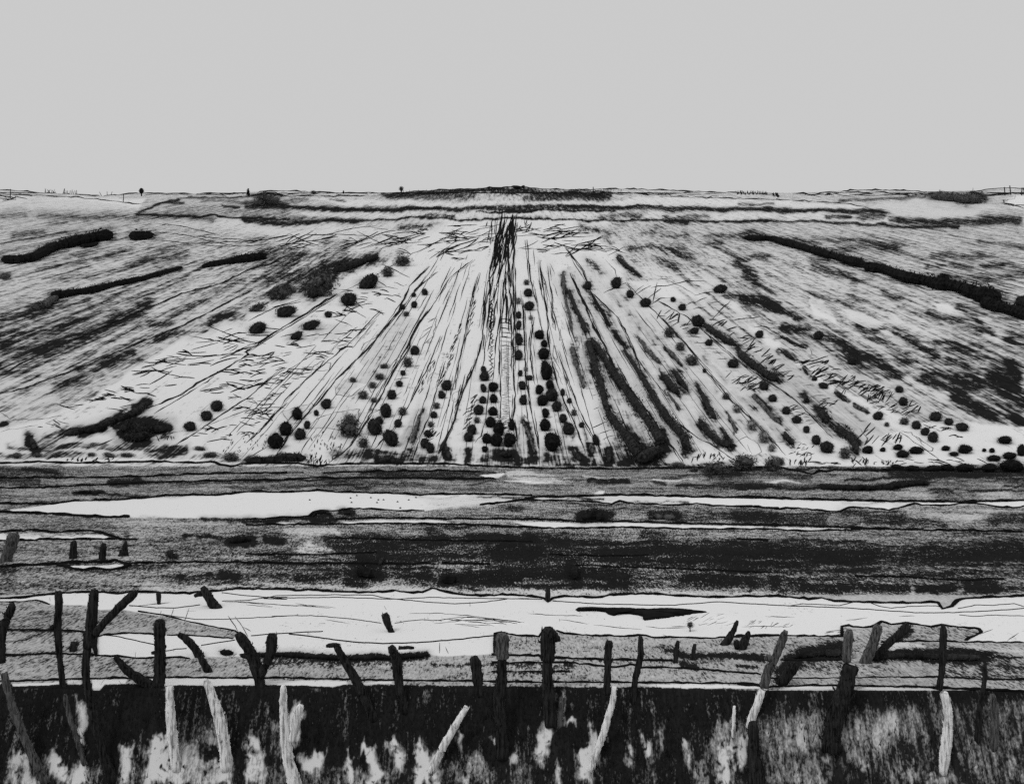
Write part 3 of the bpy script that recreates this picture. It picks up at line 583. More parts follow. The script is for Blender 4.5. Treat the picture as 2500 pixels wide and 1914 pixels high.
# ------------------------------------------------------------------ lines of earth: field edges and plough furrows
def draped(mb, pts, w, step=14, jit=0.8, taper=True, n=5, wob=0.3, lift=0.3):
    ps = resample(pts, step, jit)
    P3, R = [], []
    m = len(ps)
    ph = rnd.random() * 9
    for i, (x, y) in enumerate(ps):
        p, d = G(x, y)
        r = 0.5 * w * d / F * (1 + wob * math.sin(ph + i * 0.9) + rnd.gauss(0, wob * 0.5))
        if taper: r *= min(1.0, 0.3 + 0.35 * min(i, m - 1 - i))
        r = max(r, 0.12 * w * d / F)
        p.z += r * lift
        P3.append(p); R.append(r)
    mb.tube(P3, R, n)

def earth(name, s, w, m=None, **kw):
    mb = MB()
    draped(mb, T(s), w, **kw)
    o = mb.build(name, m or M_ink, smooth=True)
    return tag(o, kind='structure')

EDGES = [(V1.replace('I -3000,105 ', 'I ').replace(' 5500,148', ''), 4.6), ('I 0,215 300,211 800,210 1200,196 1600,180 2195,176', 4.6), ('J 0,175 440,172', 3), ('J 600,176 1000,162 1500,158 1800,166', 4.5), ('I 0,290 300,286 800,266 1000,252 1400,240 2000,229 2195,232 J 300,226 550,213 1000,215 1900,218', 4.4),
    ('I 0,410 400,414 480,401 560,388 900,383 1100,365 1300,345 1650,346 1900,320 2195,322 J 350,322 550,308 700,322 900,325 1100,330 1300,343 1680,336 2195,346', 4.8), ('I 0,475 400,491 800,516 985,513', 6.5), ('J 0,532 230,516 480,506 520,476 600,460 700,465 800,444 1000,452 1200,466 1370,462', 4), ('J 690,530 1000,520 1500,525 2195,530 K 400,530 700,548 1000,546 1500,565 2195,575 L 0,570 500,580 1000,600', 4.6),
    ('L 940,600 1500,612 2195,625', 5), ('J 0,573 300,570 680,568 1000,562 1300,563 1800,572 2195,590 K 0,586 550,600 1000,590 1500,602 2195,607 L 500,619 800,612 960,602', 4.4), ('K 258,375 360,357 600,355 1050,345 1500,356 2195,371 L 0,361 500,376 1000,391 1500,396 1800,396 2195,386', 5.6), ('J 1800,420 2195,370 K 0,412 250,382 600,386 850,402 920,411 980,391 1100,409 1400,421 1570,411 1700,426 1950,431 2195,446 L 0,431 200,436 300,451 500,446 650,466 760,471 850,441 1000,441 1160,461 1350,411 1550,426 1750,406 1850,411 2000,436 2100,441 2195,431', 4.2),
    ('I 0,624 250,612 400,628 700,616 800,640 900,668 925,688', 5), ('I 0,693 300,686 800,681 1050,685', 5.5), ('I 0,892 400,876 520,860 800,860 890,845 940,864 990,880', 7), ('I 450,880 560,906 640,916 720,906 850,916 930,906 985,880', 6), ('I 985,865 1500,855 2195,865 J 800,866 1450,870', 4.6), ('J 1500,868 1870,872', 5), ('L 900,965 1300,970 1600,992 1780,998 1900,982 2040,985', 4.4),
    (V10.replace('I -3000,1140 ', 'I ').replace(' 5500,1100', ''), 5.2), ('J 650,672 1000,680 1500,690 2195,700', 4), ('J 0,795 500,800 1000,780', 4), ('K 450,797 800,808 1200,805', 4), ('K 640,880 900,890 1400,905 2195,940', 4), ('L 0,680 240,690', 5),
    ('M 0,157 150,155 280,141 380,175', 3), ('M 740,425 800,407 1000,395 1180,405', 4), ('M 735,430 728,500 735,570', 6), ('M 1280,410 1500,415 1780,437', 3.4), ('M 1060,228 1250,258 1500,320 1800,376 1840,402', 3), ('M 0,565 430,553 735,562 850,577 900,570 1050,589 1350,581 1450,591', 4.4), ('M 0,767 430,752 700,745 1200,736 1950,740 2195,736 N 500,746 1000,756 1700,762 2195,769', 4.6), ('O 0,769 900,772 1500,777 2000,782 2080,795', 4.6), ('P 0,788 210,805 700,795 1000,801 1500,811 2195,836', 4.6),
    ('N 1905,550 1905,480 1912,410 1960,392', 6), ('O 20,405 100,395 200,415 360,421 400,372', 4.4), ('O 500,376 560,400 800,415 1050,421 1150,411 1260,431 1400,426 1600,436 1780,430 2195,411 P 0,420 300,416 800,421', 4.4), ('P 800,421 803,348 850,340 960,354 1060,340 1100,309 1180,330 1280,320 1480,346 1560,335 1700,350 1850,366 1868,390 1750,450', 5), ('P 1100,465 1400,458 1700,463 2195,466', 4),
    ('O 0,562 360,571 480,585 900,600 1390,606', 5.4), ('O 0,622 500,622 640,626 860,650 950,660 1060,636 1150,660 1400,660 1800,690 2060,711', 4.6), ('O 0,690 400,690 600,690', 3.6), ('M 30,368 420,372', 4), ('M 460,370 640,386', 4), ('P 230,740 700,740 1250,728', 3), ('P 1250,735 1560,730 1900,752 2195,747', 4), ('P 330,600 800,603', 3)]
for s, w in EDGES:
    earth('field_bank', s, w * 1.6, step=11, jit=0.6, taper=False, wob=0.22)

FUR = [('B 1960,350 1935,480 1900,600 1866,760 1870,860 1840,960 1826,1080 1812,1230 1790,1350 1730,1500 1660,1662 F 1620,760 1570,900 1500,1040 1470,1095', 4.2), ('B 2050,350 2056,560 2048,700 2050,900 2060,1060 2045,1300 2050,1500 F 2062,640 2050,800 2028,880', 4.2), ('B 2000,420 1990,700 1960,950 1950,1100 1940,1250 1945,1500 F 1953,560 1945,845', 3), ('B 2000,540 2012,750 2030,950 2028,1100 2036,1300', 3), ('B 1950,600 1935,800 1925,1060', 2.2), ('B 2058,900 2066,1200 2062,1500', 2.6), ('B 1900,560 1870,700 1862,780', 2),
    ('C 272,490 288,650 300,800 350,1005', 3.2), ('C 240,940 250,1080 G 255,300 262,500 290,700 330,900 362,1060', 3), ('C 372,650 382,780 410,950 430,1100 G 430,200 470,420 505,560 560,700 640,870 720,1085', 4), ('C 430,690 442,800 470,950 464,1040 492,1180', 3), ('C 330,1080 300,1250 298,1400 330,1600', 3.6), ('C 320,560 330,690', 1.6), ('G 500,300 600,560 680,780 745,900 830,1050 872,1195', 3),
    ('C 600,740 650,870 720,1000 780,1160 860,1290 G 900,350 960,480 1100,640 1240,830 1340,1000 1400,1050 1472,1168', 4.6), ('C 620,780 745,1030 852,1280', 2.6), ('C 560,545 700,730 760,890 870,990 970,1090 1030,1200 1092,1330 G 1150,480 1260,660 1400,840 1560,960 1700,1030 1872,1150', 3.4), ('C 1040,820 1130,920 1300,1090 1450,1250 1550,1370 1640,1490 1770,1640 G 1830,680 1950,790 2060,900 2195,1040 H 370,1102', 3.4), ('C 1270,955 1500,1080 1620,1190 1770,1310 1900,1420 2100,1570 H 330,600 480,710 620,860 735,975', 3.2), ('C 1610,1180 1780,1340 2000,1510 2180,1640', 2), ('C 1240,750 1440,840 1560,910', 1.6), ('C 870,640 940,720 970,800', 1.4), ('G 540,430 600,660 700,900', 1.6), ('G 1020,180 1140,400 1330,640', 2), ('G 1700,540 1780,640', 2), ('H 1240,920 1410,1040 1555,1142', 2), ('H 1330,940 1500,1050 1490,1070 1420,1060', 2),
    ('B 700,900 560,990 400,1090 250,1180 0,1350 E 1900,330 1750,430 1500,560 1390,640 1200,720 1000,790 800,862', 4.8), ('B 720,912 400,1110 220,1220 20,1345', 2.8), ('E 1990,255 1750,330 1480,365 1220,376', 3), ('E 1640,500 1400,655 1180,785', 2.8), ('B 1660,395 1500,490 1370,560 1250,610', 3), ('B 1250,610 1000,760 720,900', 1.6),
    ('A 2195,610 2050,680 1900,720 1700,825 1400,900 1200,990 1060,1040 800,1155 550,1260 250,1390 0,1530', 4.8), ('A 1930,875 1620,1035 1350,1165 1050,1285 700,1435 400,1545 200,1625 40,1662', 4.4), ('E 2195,430 2030,550 1900,660 1750,760 1560,890 1450,960 1340,1030', 3.4), ('E 2195,700 2100,790 2010,890 1960,950', 3.6), ('F 60,700 0,760 E 1600,870', 2), ('B 560,1340 330,1480 180,1620', 2),
    ('B 1410,690 1250,850 1170,1035 F 1060,130 950,270 850,370 690,530 560,690 430,830 330,960 228,1112', 4.4), ('B 1470,735 1300,870 1190,1030 1060,1170 940,1330', 3), ('B 1030,1030 800,1275 550,1480 330,1690 F 150,880 80,945 0,1015', 3.2), ('B 850,1160 650,1330', 2), ('F 1390,0 1290,160 1260,230 1180,370 1100,520 1020,680 930,830 830,990 750,1080 640,1155', 4.6), ('F 1340,60 1270,200 1245,300 1130,470', 3.6), ('B 1740,640 1560,780 1440,980 1330,1130', 3), ('B 1600,700 1500,830', 1.6),
    ('F 1490,190 1400,420 1330,560 1240,740 1130,900 980,1060', 3.2), ('F 1420,320 1300,590 1250,720', 2), ('F 1530,380 1450,640 1400,810 1350,930 1268,1150', 3), ('F 1585,495 1560,690 1490,880', 2.2), ('F 1660,560 1600,830 1540,960 1480,1090', 4.6), ('F 1862,560 1835,850 1800,960 1755,1010', 2.4), ('B 1720,680 1670,860 1640,960', 2), ('B 1790,740 1740,900 1690,1150 1640,1400 1600,1640', 3), ('B 1700,660 1660,800', 1.8), ('F 1680,480 1650,620 1600,740', 2.4), ('F 540,900 470,1000 420,1080', 2.6), ('F 690,880 630,1000', 2), ('E 640,1030 770,1025 880,975', 3), ('E 1200,960 1400,915', 2.6), ('F 0,1130 170,1035', 2), ('F 2125,0 2135,300 2150,550 2180,700', 3), ('F 2090,400 2080,640', 2), ('E 290,870 0,920', 1.4), ('F 1900,600 1935,840', 1.6), ('B 1890,900 1870,960', 2), ('F 2060,830 2085,1050', 4), ('G 480,900 520,1010 530,1050', 3), ('G 1200,800 1330,980', 4)]
CREST_LINE = ['A 0,102 150,98 260,130 420,132', 'A 0,140 260,148 600,165 800,185 1020,215 1080,212', 'A 880,150 1070,130 1300,126 1500,135 1900,135', 'B 0,162 60,150 130,108 220,106 480,122 700,130 850,108 980,125', 'B 40,165 120,132 180,125 230,132 300,158 700,158 1040,150', 'B 1230,100 1400,105 1700,100 2000,85 2100,80 2195,92', 'B 1100,140 1400,135 1750,115 2000,100 2195,110', 'C 0,100 180,82 300,95 500,104 700,108 900,98 1200,104 1500,115 1900,128', 'C 250,110 380,130 600,122 780,118 1000,130 1250,150', 'C 1050,130 1300,140 1400,138 1540,122', 'C 1300,160 1900,175 2195,182 D 300,185 600,195 850,215 1040,255', 'D 420,135 600,138 760,122 1000,108 1300,112 1450,125', 'D 560,150 760,135 900,130 1100,125 1300,140', 'D 1900,150 2050,140 2195,130']
for s in CREST_LINE:
    mb = MB(); draped(mb, T(s), 2.8, step=9, jit=.9, wob=.5); tag(mb.build('furrow', M_furrow, smooth=True), kind='structure')
for s, w in FUR:
    mb = MB()
    P0 = T(s)
    draped(mb, P0, w * .85, step=11, jit=0.7, wob=0.35)
    if w > 2.9:          # a second, broken lip of earth beside the main one
        run = resample(P0, 16, .3); i = 0
        while i < len(run) - 3:
            n_ = rnd.randint(3, 8); off = rnd.choice((-1, 1)) * rnd.uniform(2.5, 5.5)
            seg = [(x + off, y + rnd.gauss(0, .4)) for x, y in run[i:i + n_]]
            if len(seg) > 2: draped(mb, seg, w * .5, step=10, jit=.4, n=4, wob=.4)
            i += n_ + rnd.randint(0, 4)
    tag(mb.build('furrow', M_furrow, smooth=True), kind='structure')
# finer plough marks filling the fan
fr = random.Random(5)
for q in range(62):
    x0 = 480 + (q + fr.random()) * (1960 - 480) / 62
    t = fr.uniform(0, .12); mb = MB(); end = fr.uniform(.5, .68) if 700 < x0 < 1700 else fr.uniform(.3, .55)
    while t < end:
        t2 = min(end, t + fr.uniform(.05, .3)); off = fr.gauss(0, 3)
        seg = [(x0 + off + (1238 - x0) * (t + (t2 - t) * k / 4) + fr.gauss(0, .8), 1128 + (372 - 1128) * (t + (t2 - t) * k / 4)) for k in range(5)]
        draped(mb, seg, fr.uniform(1.0, 2.0), step=14, jit=.5, n=4, wob=.4)
        t = t2 + fr.uniform(.0, .1)
    if mb.v: tag(mb.build('furrow', M_furrow, smooth=True), kind='structure')
# melt lines: pale wandering rims of thawed patches
for s in ['F 880,300 900,260 960,215 1000,200 1090,110', 'F 900,300 880,300 905,240', 'F 680,570 690,640 790,655 870,600 930,560', 'F 930,560 960,620 1030,560 1090,450 1130,390 1200,330', 'F 280,770 330,860 440,850', 'F 270,775 380,740 500,705 520,735', 'F 520,900 600,890 720,910 860,850 870,750 740,765 600,800 480,870', 'F 500,470 520,420 590,380 650,400 640,450 560,460 510,440', 'F 1580,690 1580,640 1660,595 1650,650 1600,695 1580,690', 'C 390,770 420,900 430,1000', 'C 480,1170 465,1150 480,1100', 'G 470,270 490,275 500,360 470,390 510,480 540,560', 'G 500,270 480,265 470,340 500,400 545,480', 'C 530,1170 520,1260 560,1250', 'G 650,180 680,190 700,290 680,290 660,220 650,180', 'G 1860,1010 1950,960 2040,1010 2070,1080 2000,1110', 'G 1960,1020 1990,1090', 'F 2110,830 2150,800 2180,860', 'G 205,1040 215,870 250,800 285,830', 'F 1390,560 1410,480 1440,470 1400,540', 'F 1390,60 1460,60 1450,120 1430,200 1350,260', 'H 700,330 830,410 950,480 840,430 720,350', 'H 550,270 570,330 630,360', 'H 930,880 1000,990 960,1010', 'H 1250,920 1330,930 1430,1030', 'D 2130,150 2120,175 2040,190 2050,220 2150,235', 'E 0,770 40,800 90,830 300,830 480,800', 'H 1430,850 1500,840 1650,880 1760,860', 'H 300,1000 420,1000 500,1010', 'G 720,420 700,500 690,400']:
    earth('melt_line', s, 1.8, m=M_faint, step=7, jit=1.0, wob=0.4)
# cross ticks of the ladder track and stubble strokes
def stroke(mb, x, y, ang, L, w, curve=0.0):
    a = math.radians(ang); dx, dy = math.cos(a), -math.sin(a)
    n = 3 if L < 16 else 5
    pts = []
    for i in range(n):
        t = i / (n - 1) - 0.5
        c = curve * (0.25 - t * t) * L
        pts.append((x + dx * t * L - dy * c, y + dy * t * L + dx * c))
    P3, R = [], []
    for i, (px, py) in enumerate(pts):
        py = max(py, PY_CREST + 8)
        p, d = G(px, py)
        r = 0.5 * w * d / F * (1.0 if 0 < i < n - 1 else 0.45)
        p.z += 0.35 * r
        P3.append(p); R.append(r)
    mb.tube(P3, R, 4)
def inside(p, poly):
    c = False
    for a, b in zip(poly, poly[1:] + poly[:1]):
        if (a[1] > p[1]) != (b[1] > p[1]) and p[0] < (b[0] - a[0]) * (p[1] - a[1]) / (b[1] - a[1]) + a[0]: c = not c
    return c
def patch(mb, s, n, ang, spread, lo, hi, w, fork=0.0):
    if n > 20: n = int(n * .85)
    poly = T(s)
    xs = [p[0] for p in poly]; ys = [p[1] for p in poly]
    k = 0
    while k < n:
        x, y = rnd.uniform(min(xs), max(xs)), rnd.uniform(min(ys), max(ys))
        if not inside((x, y), poly): continue
        k += 1
        a = rnd.gauss(ang, spread); L = lo + (hi - lo) * rnd.random() ** 1.5; ww = w * rnd.uniform(.8, 1.7)
        stroke(mb, x, y, a, L, ww, rnd.gauss(0, .12))
        if rnd.random() < fork:
            sgn = rnd.choice((-1, 1))
            stroke(mb, x + L * .2, y + sgn * 2, a + sgn * rnd.uniform(12, 26), L * .7, ww * .85, rnd.gauss(0, .2))
            if rnd.random() < .5: stroke(mb, x - L * .25, y - sgn * 3, a - sgn * rnd.uniform(6, 16), L * .55, ww * .8)
def strokes_px(mb, s, w):
    for seg in s.split(';'):
        draped(mb, T(seg), w, step=9, jit=0.5, n=4, wob=.25)
mb = MB()
patch(mb, 'E 1330,280 1700,150 1950,190 2100,100 1900,300 1700,430 1480,550 1200,600 1000,570 1080,440', 46, 6, 12, 28, 74, 2.6, .4)
patch(mb, 'E 1500,580 1750,460 1950,340 2150,240 2195,400 2030,540 1850,690 1700,640', 34, 4, 12, 24, 66, 2.6, .4)
patch(mb, 'E 1700,1000 1450,960 1600,880 1750,770 1900,670 2040,560 2195,450 2195,640 2000,880 1900,960', 46, 8, 13, 16, 56, 2.2, .35)
patch(mb, 'E 480,740 700,620 1000,560 1300,600 1100,660 900,800', 20, -4, 18, 24, 60, 2.7, .3)
patch(mb, 'E 300,880 520,830 480,900', 5, -14, 22, 20, 30, 2, 0)
patch(mb, 'B 0,1360 300,1180 560,1030 800,1000 1000,1080 820,1280 560,1480 250,1660 0,1640', 66, 6, 12, 18, 56, 2.4, .3)
patch(mb, 'B 600,1050 900,880 1100,800 1180,900 1080,1020 950,1080 760,1100', 26, -4, 20, 18, 44, 2.3, .2)
strokes_px(mb, 'B 1045,680 1255,778;B 755,990 920,1085;B 680,1095 820,1150;B 1135,815 1215,845;B 1070,848 1165,865;B 700,870 820,880 720,890;A 1560,1135 1920,1280;A 1450,1225 1800,1290;A 1640,1150 1560,1125;A 1700,1200 1780,1165;B 20,1110 220,1010 420,945;B 200,1005 330,985 425,960;B 740,1225 855,1155;B 1330,1255 1420,1175;B 1360,1190 1430,1150;B 1395,1120 1460,1080', 2.6)
o = mb.build('stubble', M_twig); tag(o, 'thin dark stubble stalks lying on the snow left of the planted rows', 'stubble', kind='stuff')
mb = MB()
patch(mb, 'B 0,490 600,450 1000,400 1150,460 900,560 650,540 300,560', 24, 12, 14, 34, 96, 2.4, .2)
patch(mb, 'B 1000,520 1250,400 1500,370 1900,370 1900,520 1780,620 1600,640 1350,560 1100,610', 76, 9, 14, 18, 74, 2.2, .35)
patch(mb, 'C 190,390 500,360 780,440 760,520 1040,580 900,580 640,600 300,580 180,480', 52, 8, 14, 18, 74, 2.2, .3)
patch(mb, 'C 170,350 320,350 320,420 170,420', 9, 75, 25, 8, 22, 1.8, 0)
patch(mb, 'B 1840,370 1960,370 1950,520 1860,520', 12, 85, 10, 12, 30, 1.8, 0)
strokes_px(mb, 'A 1215,368 1380,385 1700,458;A 1190,432 1350,445 1480,465 1890,490;A 1470,465 1650,450;A 1180,495 1300,500 1450,520 1700,510 1990,495 2195,455;A 1540,530 1700,542 1850,540 2080,522;A 1480,470 1700,520 1850,542;A 2080,550 2195,510;A 1900,590 2060,565 2160,545;B 580,462 760,415 880,395 1010,385;B 960,395 1090,412;B 630,445 850,455 980,465;B 720,538 980,470;B 870,560 1080,490 1150,450;B 1080,548 1230,490;B 360,520 440,460 520,420;B 0,505 160,490 340,455;B 260,570 400,555 510,518;B 1560,485 1700,470 1870,450;B 1640,490 1800,470;B 1450,580 1560,585 1740,570;C 180,462 400,452 700,440 760,430;C 560,465 700,468 780,460;C 320,560 400,570 480,555 620,510;C 680,530 870,540 1035,595;C 455,598 560,592 640,585', 2.3)
o = mb.build('stubble', M_twig); tag(o, 'thin dark stalks scattered over the snow below the crest bands', 'stubble', kind='stuff')
mb = MB()
strokes_px(mb, 'C 1170,960 1240,905 1300,860;C 1235,965 1250,890 1268,815;C 1090,900 1130,860 1165,838;C 1100,910 1180,860 1220,840;C 1220,985 1290,940 1370,935;C 860,895 940,860 1040,812;C 1270,795 1375,787;C 1220,855 1350,840 1500,805 1640,805;C 1550,915 1640,890;C 1600,900 1700,885;C 1480,995 1550,955;C 1555,970 1650,928;C 1545,1018 1640,1002;C 1660,980 1760,955;C 1680,1110 1750,1030 1830,960;C 1720,1075 1780,1045;C 1835,1110 1950,1088;H 0,65 200,45;H 130,122 200,118 300,135;H 150,95 250,145 340,190;H 270,215 330,210 350,195;H 330,190 400,215 420,240;C 1550,1280 1650,1278;C 1605,1320 1730,1320;C 1690,1350 1785,1358;C 1725,1400 1810,1398;C 1490,1225 1610,1235;C 1440,1160 1500,1125', 2.6)
patch(mb, 'C 1240,1020 1330,1000 1450,1090 1420,1150 1300,1080', 11, 34, 22, 16, 28, 2.4, .1)
patch(mb, 'C 1430,1130 1520,1110 1540,1200 1480,1200', 6, 32, 14, 14, 26, 2.4, 0)
patch(mb, 'C 1640,1060 1880,1180 2195,1420 2195,1500 1900,1260 1780,1180', 22, 28, 13, 16, 38, 2.4, .1)
patch(mb, 'H 20,240 120,260 330,400 440,480 480,500 420,520 300,440 180,340', 14, 24, 14, 20, 40, 2.5, .15)
patch(mb, 'C 1760,1490 1900,1510 2050,1560 2100,1620 1980,1640 1850,1560', 16, 30, 20, 16, 34, 2.2, .15)
patch(mb, 'H 0,470 120,520 150,560 60,640 0,560', 10, 32, 16, 16, 34, 2.1, 0)
patch(mb, 'H 470,370 620,330 760,430 950,490 880,510 960,600 820,640 700,560 620,530 540,440', 42, 28, 18, 16, 44, 2.6, .25)
patch(mb, 'H 880,500 1000,560 1180,590 1220,680 1000,680 960,620', 46, 38, 26, 10, 34, 2.4, .3)
patch(mb, 'H 1010,690 1180,680 1250,760 1190,800 1080,740', 14, 20, 16, 14, 30, 2.2, 0)
patch(mb, 'H 1200,720 1330,690 1420,760 1260,800', 12, 32, 20, 14, 30, 2.2, 0)
patch(mb, 'H 590,640 780,690 780,760 640,760', 12, 20, 20, 16, 32, 2, 0)
patch(mb, 'H 960,870 1100,890 1080,1000 960,1000', 7, 45, 10, 20, 36, 2.4, 0)
patch(mb, 'H 1100,950 1230,930 1260,1000 1120,1000', 9, 30, 30, 18, 36, 2.2, .2)
patch(mb, 'H 1430,870 1680,900 1700,960 1500,960', 10, 0, 24, 18, 40, 2, .1)
patch(mb, 'H 320,720 460,720 560,800 600,880 480,880', 16, 18, 25, 14, 30, 2, 0)
strokes_px(mb, 'G 745,905 810,875 885,845;G 820,940 920,905;G 725,485 750,490;G 730,545 765,546;G 722,594 780,594;G 760,645 805,638;G 780,752 825,735;G 850,985 900,955 960,950;G 1070,800 1095,765;G 1095,840 1120,820;G 1115,880 1140,862;G 1130,905 1160,880;G 1150,920 1195,895;G 1090,585 1112,560;G 1130,620 1150,600;G 1150,660 1175,640;G 1170,695 1190,678;G 1190,735 1210,720;F 1150,455 1250,455;F 1140,525 1245,510;F 970,780 1040,750 1120,715;F 1080,680 1140,650 1195,620;F 1560,350 1530,350;H 500,570 595,568;H 430,505 500,497;H 580,650 680,645;H 510,460 610,460', 2.4)
o = mb.build('stubble', M_twig); tag(o, 'short dark stalks sticking out of the thawed slope right of the rows', 'stubble', kind='stuff')
mb = MB()
for i in range(7):
    y = 1095 + i * 34; strokes_px(mb, f'B 1948,{y} 1990,{y+rnd.randint(-6,8)} 2034,{y+10}', 4.2)
y = 1300
while y < 1890:
    c = 1995 + (y - 1300) * .01 + rnd.gauss(0, 3)
    strokes_px(mb, f'B {c-rnd.randint(18,36)},{y+rnd.randint(-8,8)} {c},{y} {c+rnd.randint(14,34)},{y+rnd.randint(-8,8)}', 3.3); y += 15
y = 960
while y < 1530:
    c = 1878 + rnd.gauss(0, 5); stroke(mb, *T(f'B {c},{y}')[0], rnd.choice((60, 40, -50, 30)), rnd.uniform(9, 17), 2.7); y += 16
for (a, b, nn, w_) in [((1640, 1150), (1560, 1400), 22, 2), ((1600, 1350), (1480, 1600), 14, 2), ((1450, 1400), (1330, 1650), 14, 2), ((1760, 900), (1700, 1250), 14, 2)]:
    for i in range(nn):
        t = rnd.random(); x, yy = T(f'B {a[0]+(b[0]-a[0])*t+rnd.gauss(0,8)},{a[1]+(b[1]-a[1])*t}')[0]
        stroke(mb, x, yy, rnd.gauss(62, 10), rnd.uniform(8, 20), w_)
for (x0, y0, x1, y1, nn, an) in [(1750, 640, 1680, 900, 26, 38), (1440, 860, 1400, 1000, 10, 30), (1930, 800, 1990, 920, 12, 20), (1420, 900, 1460, 960, 6, 60), (2060, 230, 2060, 350, 8, 20)]:
    for i in range(nn):
        t = rnd.random(); x, yy = T(f'F {x0+(x1-x0)*t+rnd.gauss(0,12)},{y0+(y1-y0)*t}')[0]
        stroke(mb, x, yy, rnd.gauss(an, 14), rnd.uniform(10, 20), 2.4)
patch(mb, 'B 1945,345 2075,345 2065,480 2000,600 1920,640 1890,570', 66, 81, 6, 30, 84, 1.7, .1)
patch(mb, 'B 1900,560 1960,560 1950,760 1860,900', 15, 77, 5, 30, 80, 2.1, 0); patch(mb, 'B 1840,900 1960,900 1950,1300 1800,1300', 16, 80, 4, 30, 90, 1.9, 0)
patch(mb, 'B 1980,560 2010,560 2060,860 1980,900', 14, 93, 5, 30, 80, 2.1, 0); patch(mb, 'B 1950,900 2060,900 2060,1150 1950,1150', 14, 91, 4, 30, 90, 1.9, 0)
strokes_px(mb, 'B 1870,400 1890,340 1960,335;B 1925,640 1940,645;B 1925,655 1942,660;B 1922,668 1940,672;B 1920,680 1940,686', 2.8)
o = mb.build('stubble', M_twig); tag(o, 'dark bundle of stalks and rungs running down the middle of the field', 'stubble', kind='stuff')
mb = MB()
patch(mb, 'F 500,920 690,920 760,1020 640,1160 480,1140', 46, 80, 28, 5, 12, 1.7, 0)
patch(mb, 'F 470,1110 620,1110 620,1170 470,1160', 14, 85, 24, 10, 18, 2.2, 0)
patch(mb, 'E 1750,920 2050,940 2060,1060 1700,1080', 44, 70, 35, 5, 11, 1.6, 0)
patch(mb, 'E 1200,960 1340,960 1340,1000 1200,1000', 8, 100, 25, 6, 12, 1.8, 0)
patch(mb, 'E 500,1125 890,1125 890,1150 500,1150', 22, 70, 25, 4, 8, 2.6, 0)
patch(mb, 'G 1470,1090 1790,1090 1790,1140 1470,1140', 24, 75, 35, 8, 16, 2.2, 0)
patch(mb, 'H 380,1020 600,1020 600,1110 420,1110', 30, 30, 40, 6, 16, 1.9, 0)
patch(mb, 'H 380,1140 560,1130 560,1170 400,1170', 22, 80, 25, 7, 15, 2.2, 0)
patch(mb, 'H 590,1150 790,1155 790,1175 590,1170', 8, 2, 5, 16, 40, 2.2, 0)
patch(mb, 'H 870,1130 1010,1130 1010,1180 880,1180', 18, 75, 35, 7, 18, 2.2, 0)
patch(mb, 'H 1010,1145 1230,1145 1230,1170 1010,1170', 16, 60, 40, 5, 12, 2, 0)
patch(mb, 'H 1250,1130 1900,1130 1900,1160 1250,1170', 16, -5, 8, 14, 40, 2, 0)
patch(mb, 'E 300,860 460,850 440,890 300,890', 5, -15, 20, 8, 20, 2, 0)
o = mb.build('grass_tufts', M_grass); tag(o, 'sparse dry grass blades in the snow at the foot of the hill', 'grass', kind='stuff')
mb = MB()
patch(mb, 'A 0,95 260,120 300,160 0,190', 14, -5, 6, 24, 70, 2, .2)
patch(mb, 'A 350,85 430,85 430,110 340,115', 9, 20, 25, 8, 16, 1.5, 0)
patch(mb, 'A 470,95 600,95 600,115 470,118', 9, 100, 14, 8, 14, 1.9, 0)
patch(mb, 'A 600,130 880,140 850,155 620,150', 6, -6, 6, 20, 50, 2, 0)
patch(mb, 'A 1100,120 1900,125 1900,150 1100,145', 14, -2, 5, 24, 70, 1.8, 0)
patch(mb, 'B 250,105 1000,115 1000,150 250,140', 18, -2, 6, 20, 60, 1.8, 0)
patch(mb, 'B 1200,90 2195,80 2195,125 1200,130', 34, 1, 6, 20, 70, 3, .2)
patch(mb, 'C 0,85 300,80 900,100 1200,100 1500,130 900,150 0,130', 44, -4, 7, 20, 80, 2.4, .2)
patch(mb, 'C 1200,110 2195,130 2195,160 1300,150', 12, -3, 5, 20, 60, 1.8, 0)
patch(mb, 'C 1880,115 2110,122 2110,140 1880,138', 18, 70, 14, 5, 9, 2, 0)
patch(mb, 'D 0,120 230,120 230,140 0,140', 16, 60, 20, 5, 9, 2, 0)
patch(mb, 'D 270,135 320,135 320,155 270,155', 6, 110, 8, 7, 9, 2.4, 0)
patch(mb, 'D 400,125 700,120 1450,110 1450,150 800,150 400,150', 34, -4, 9, 20, 70, 1.9, .2)
patch(mb, 'D 1800,105 2195,95 2195,150 1900,160', 12, 2, 8, 20, 60, 2.2, .1)
patch(mb, 'D 2030,210 2195,220 2195,245 2060,235', 5, -7, 4, 20, 40, 2, 0)
o = mb.build('grass_tufts', M_grass); tag(o, 'wind-flattened dark grass strands along the crest of the hill', 'grass', kind='stuff')
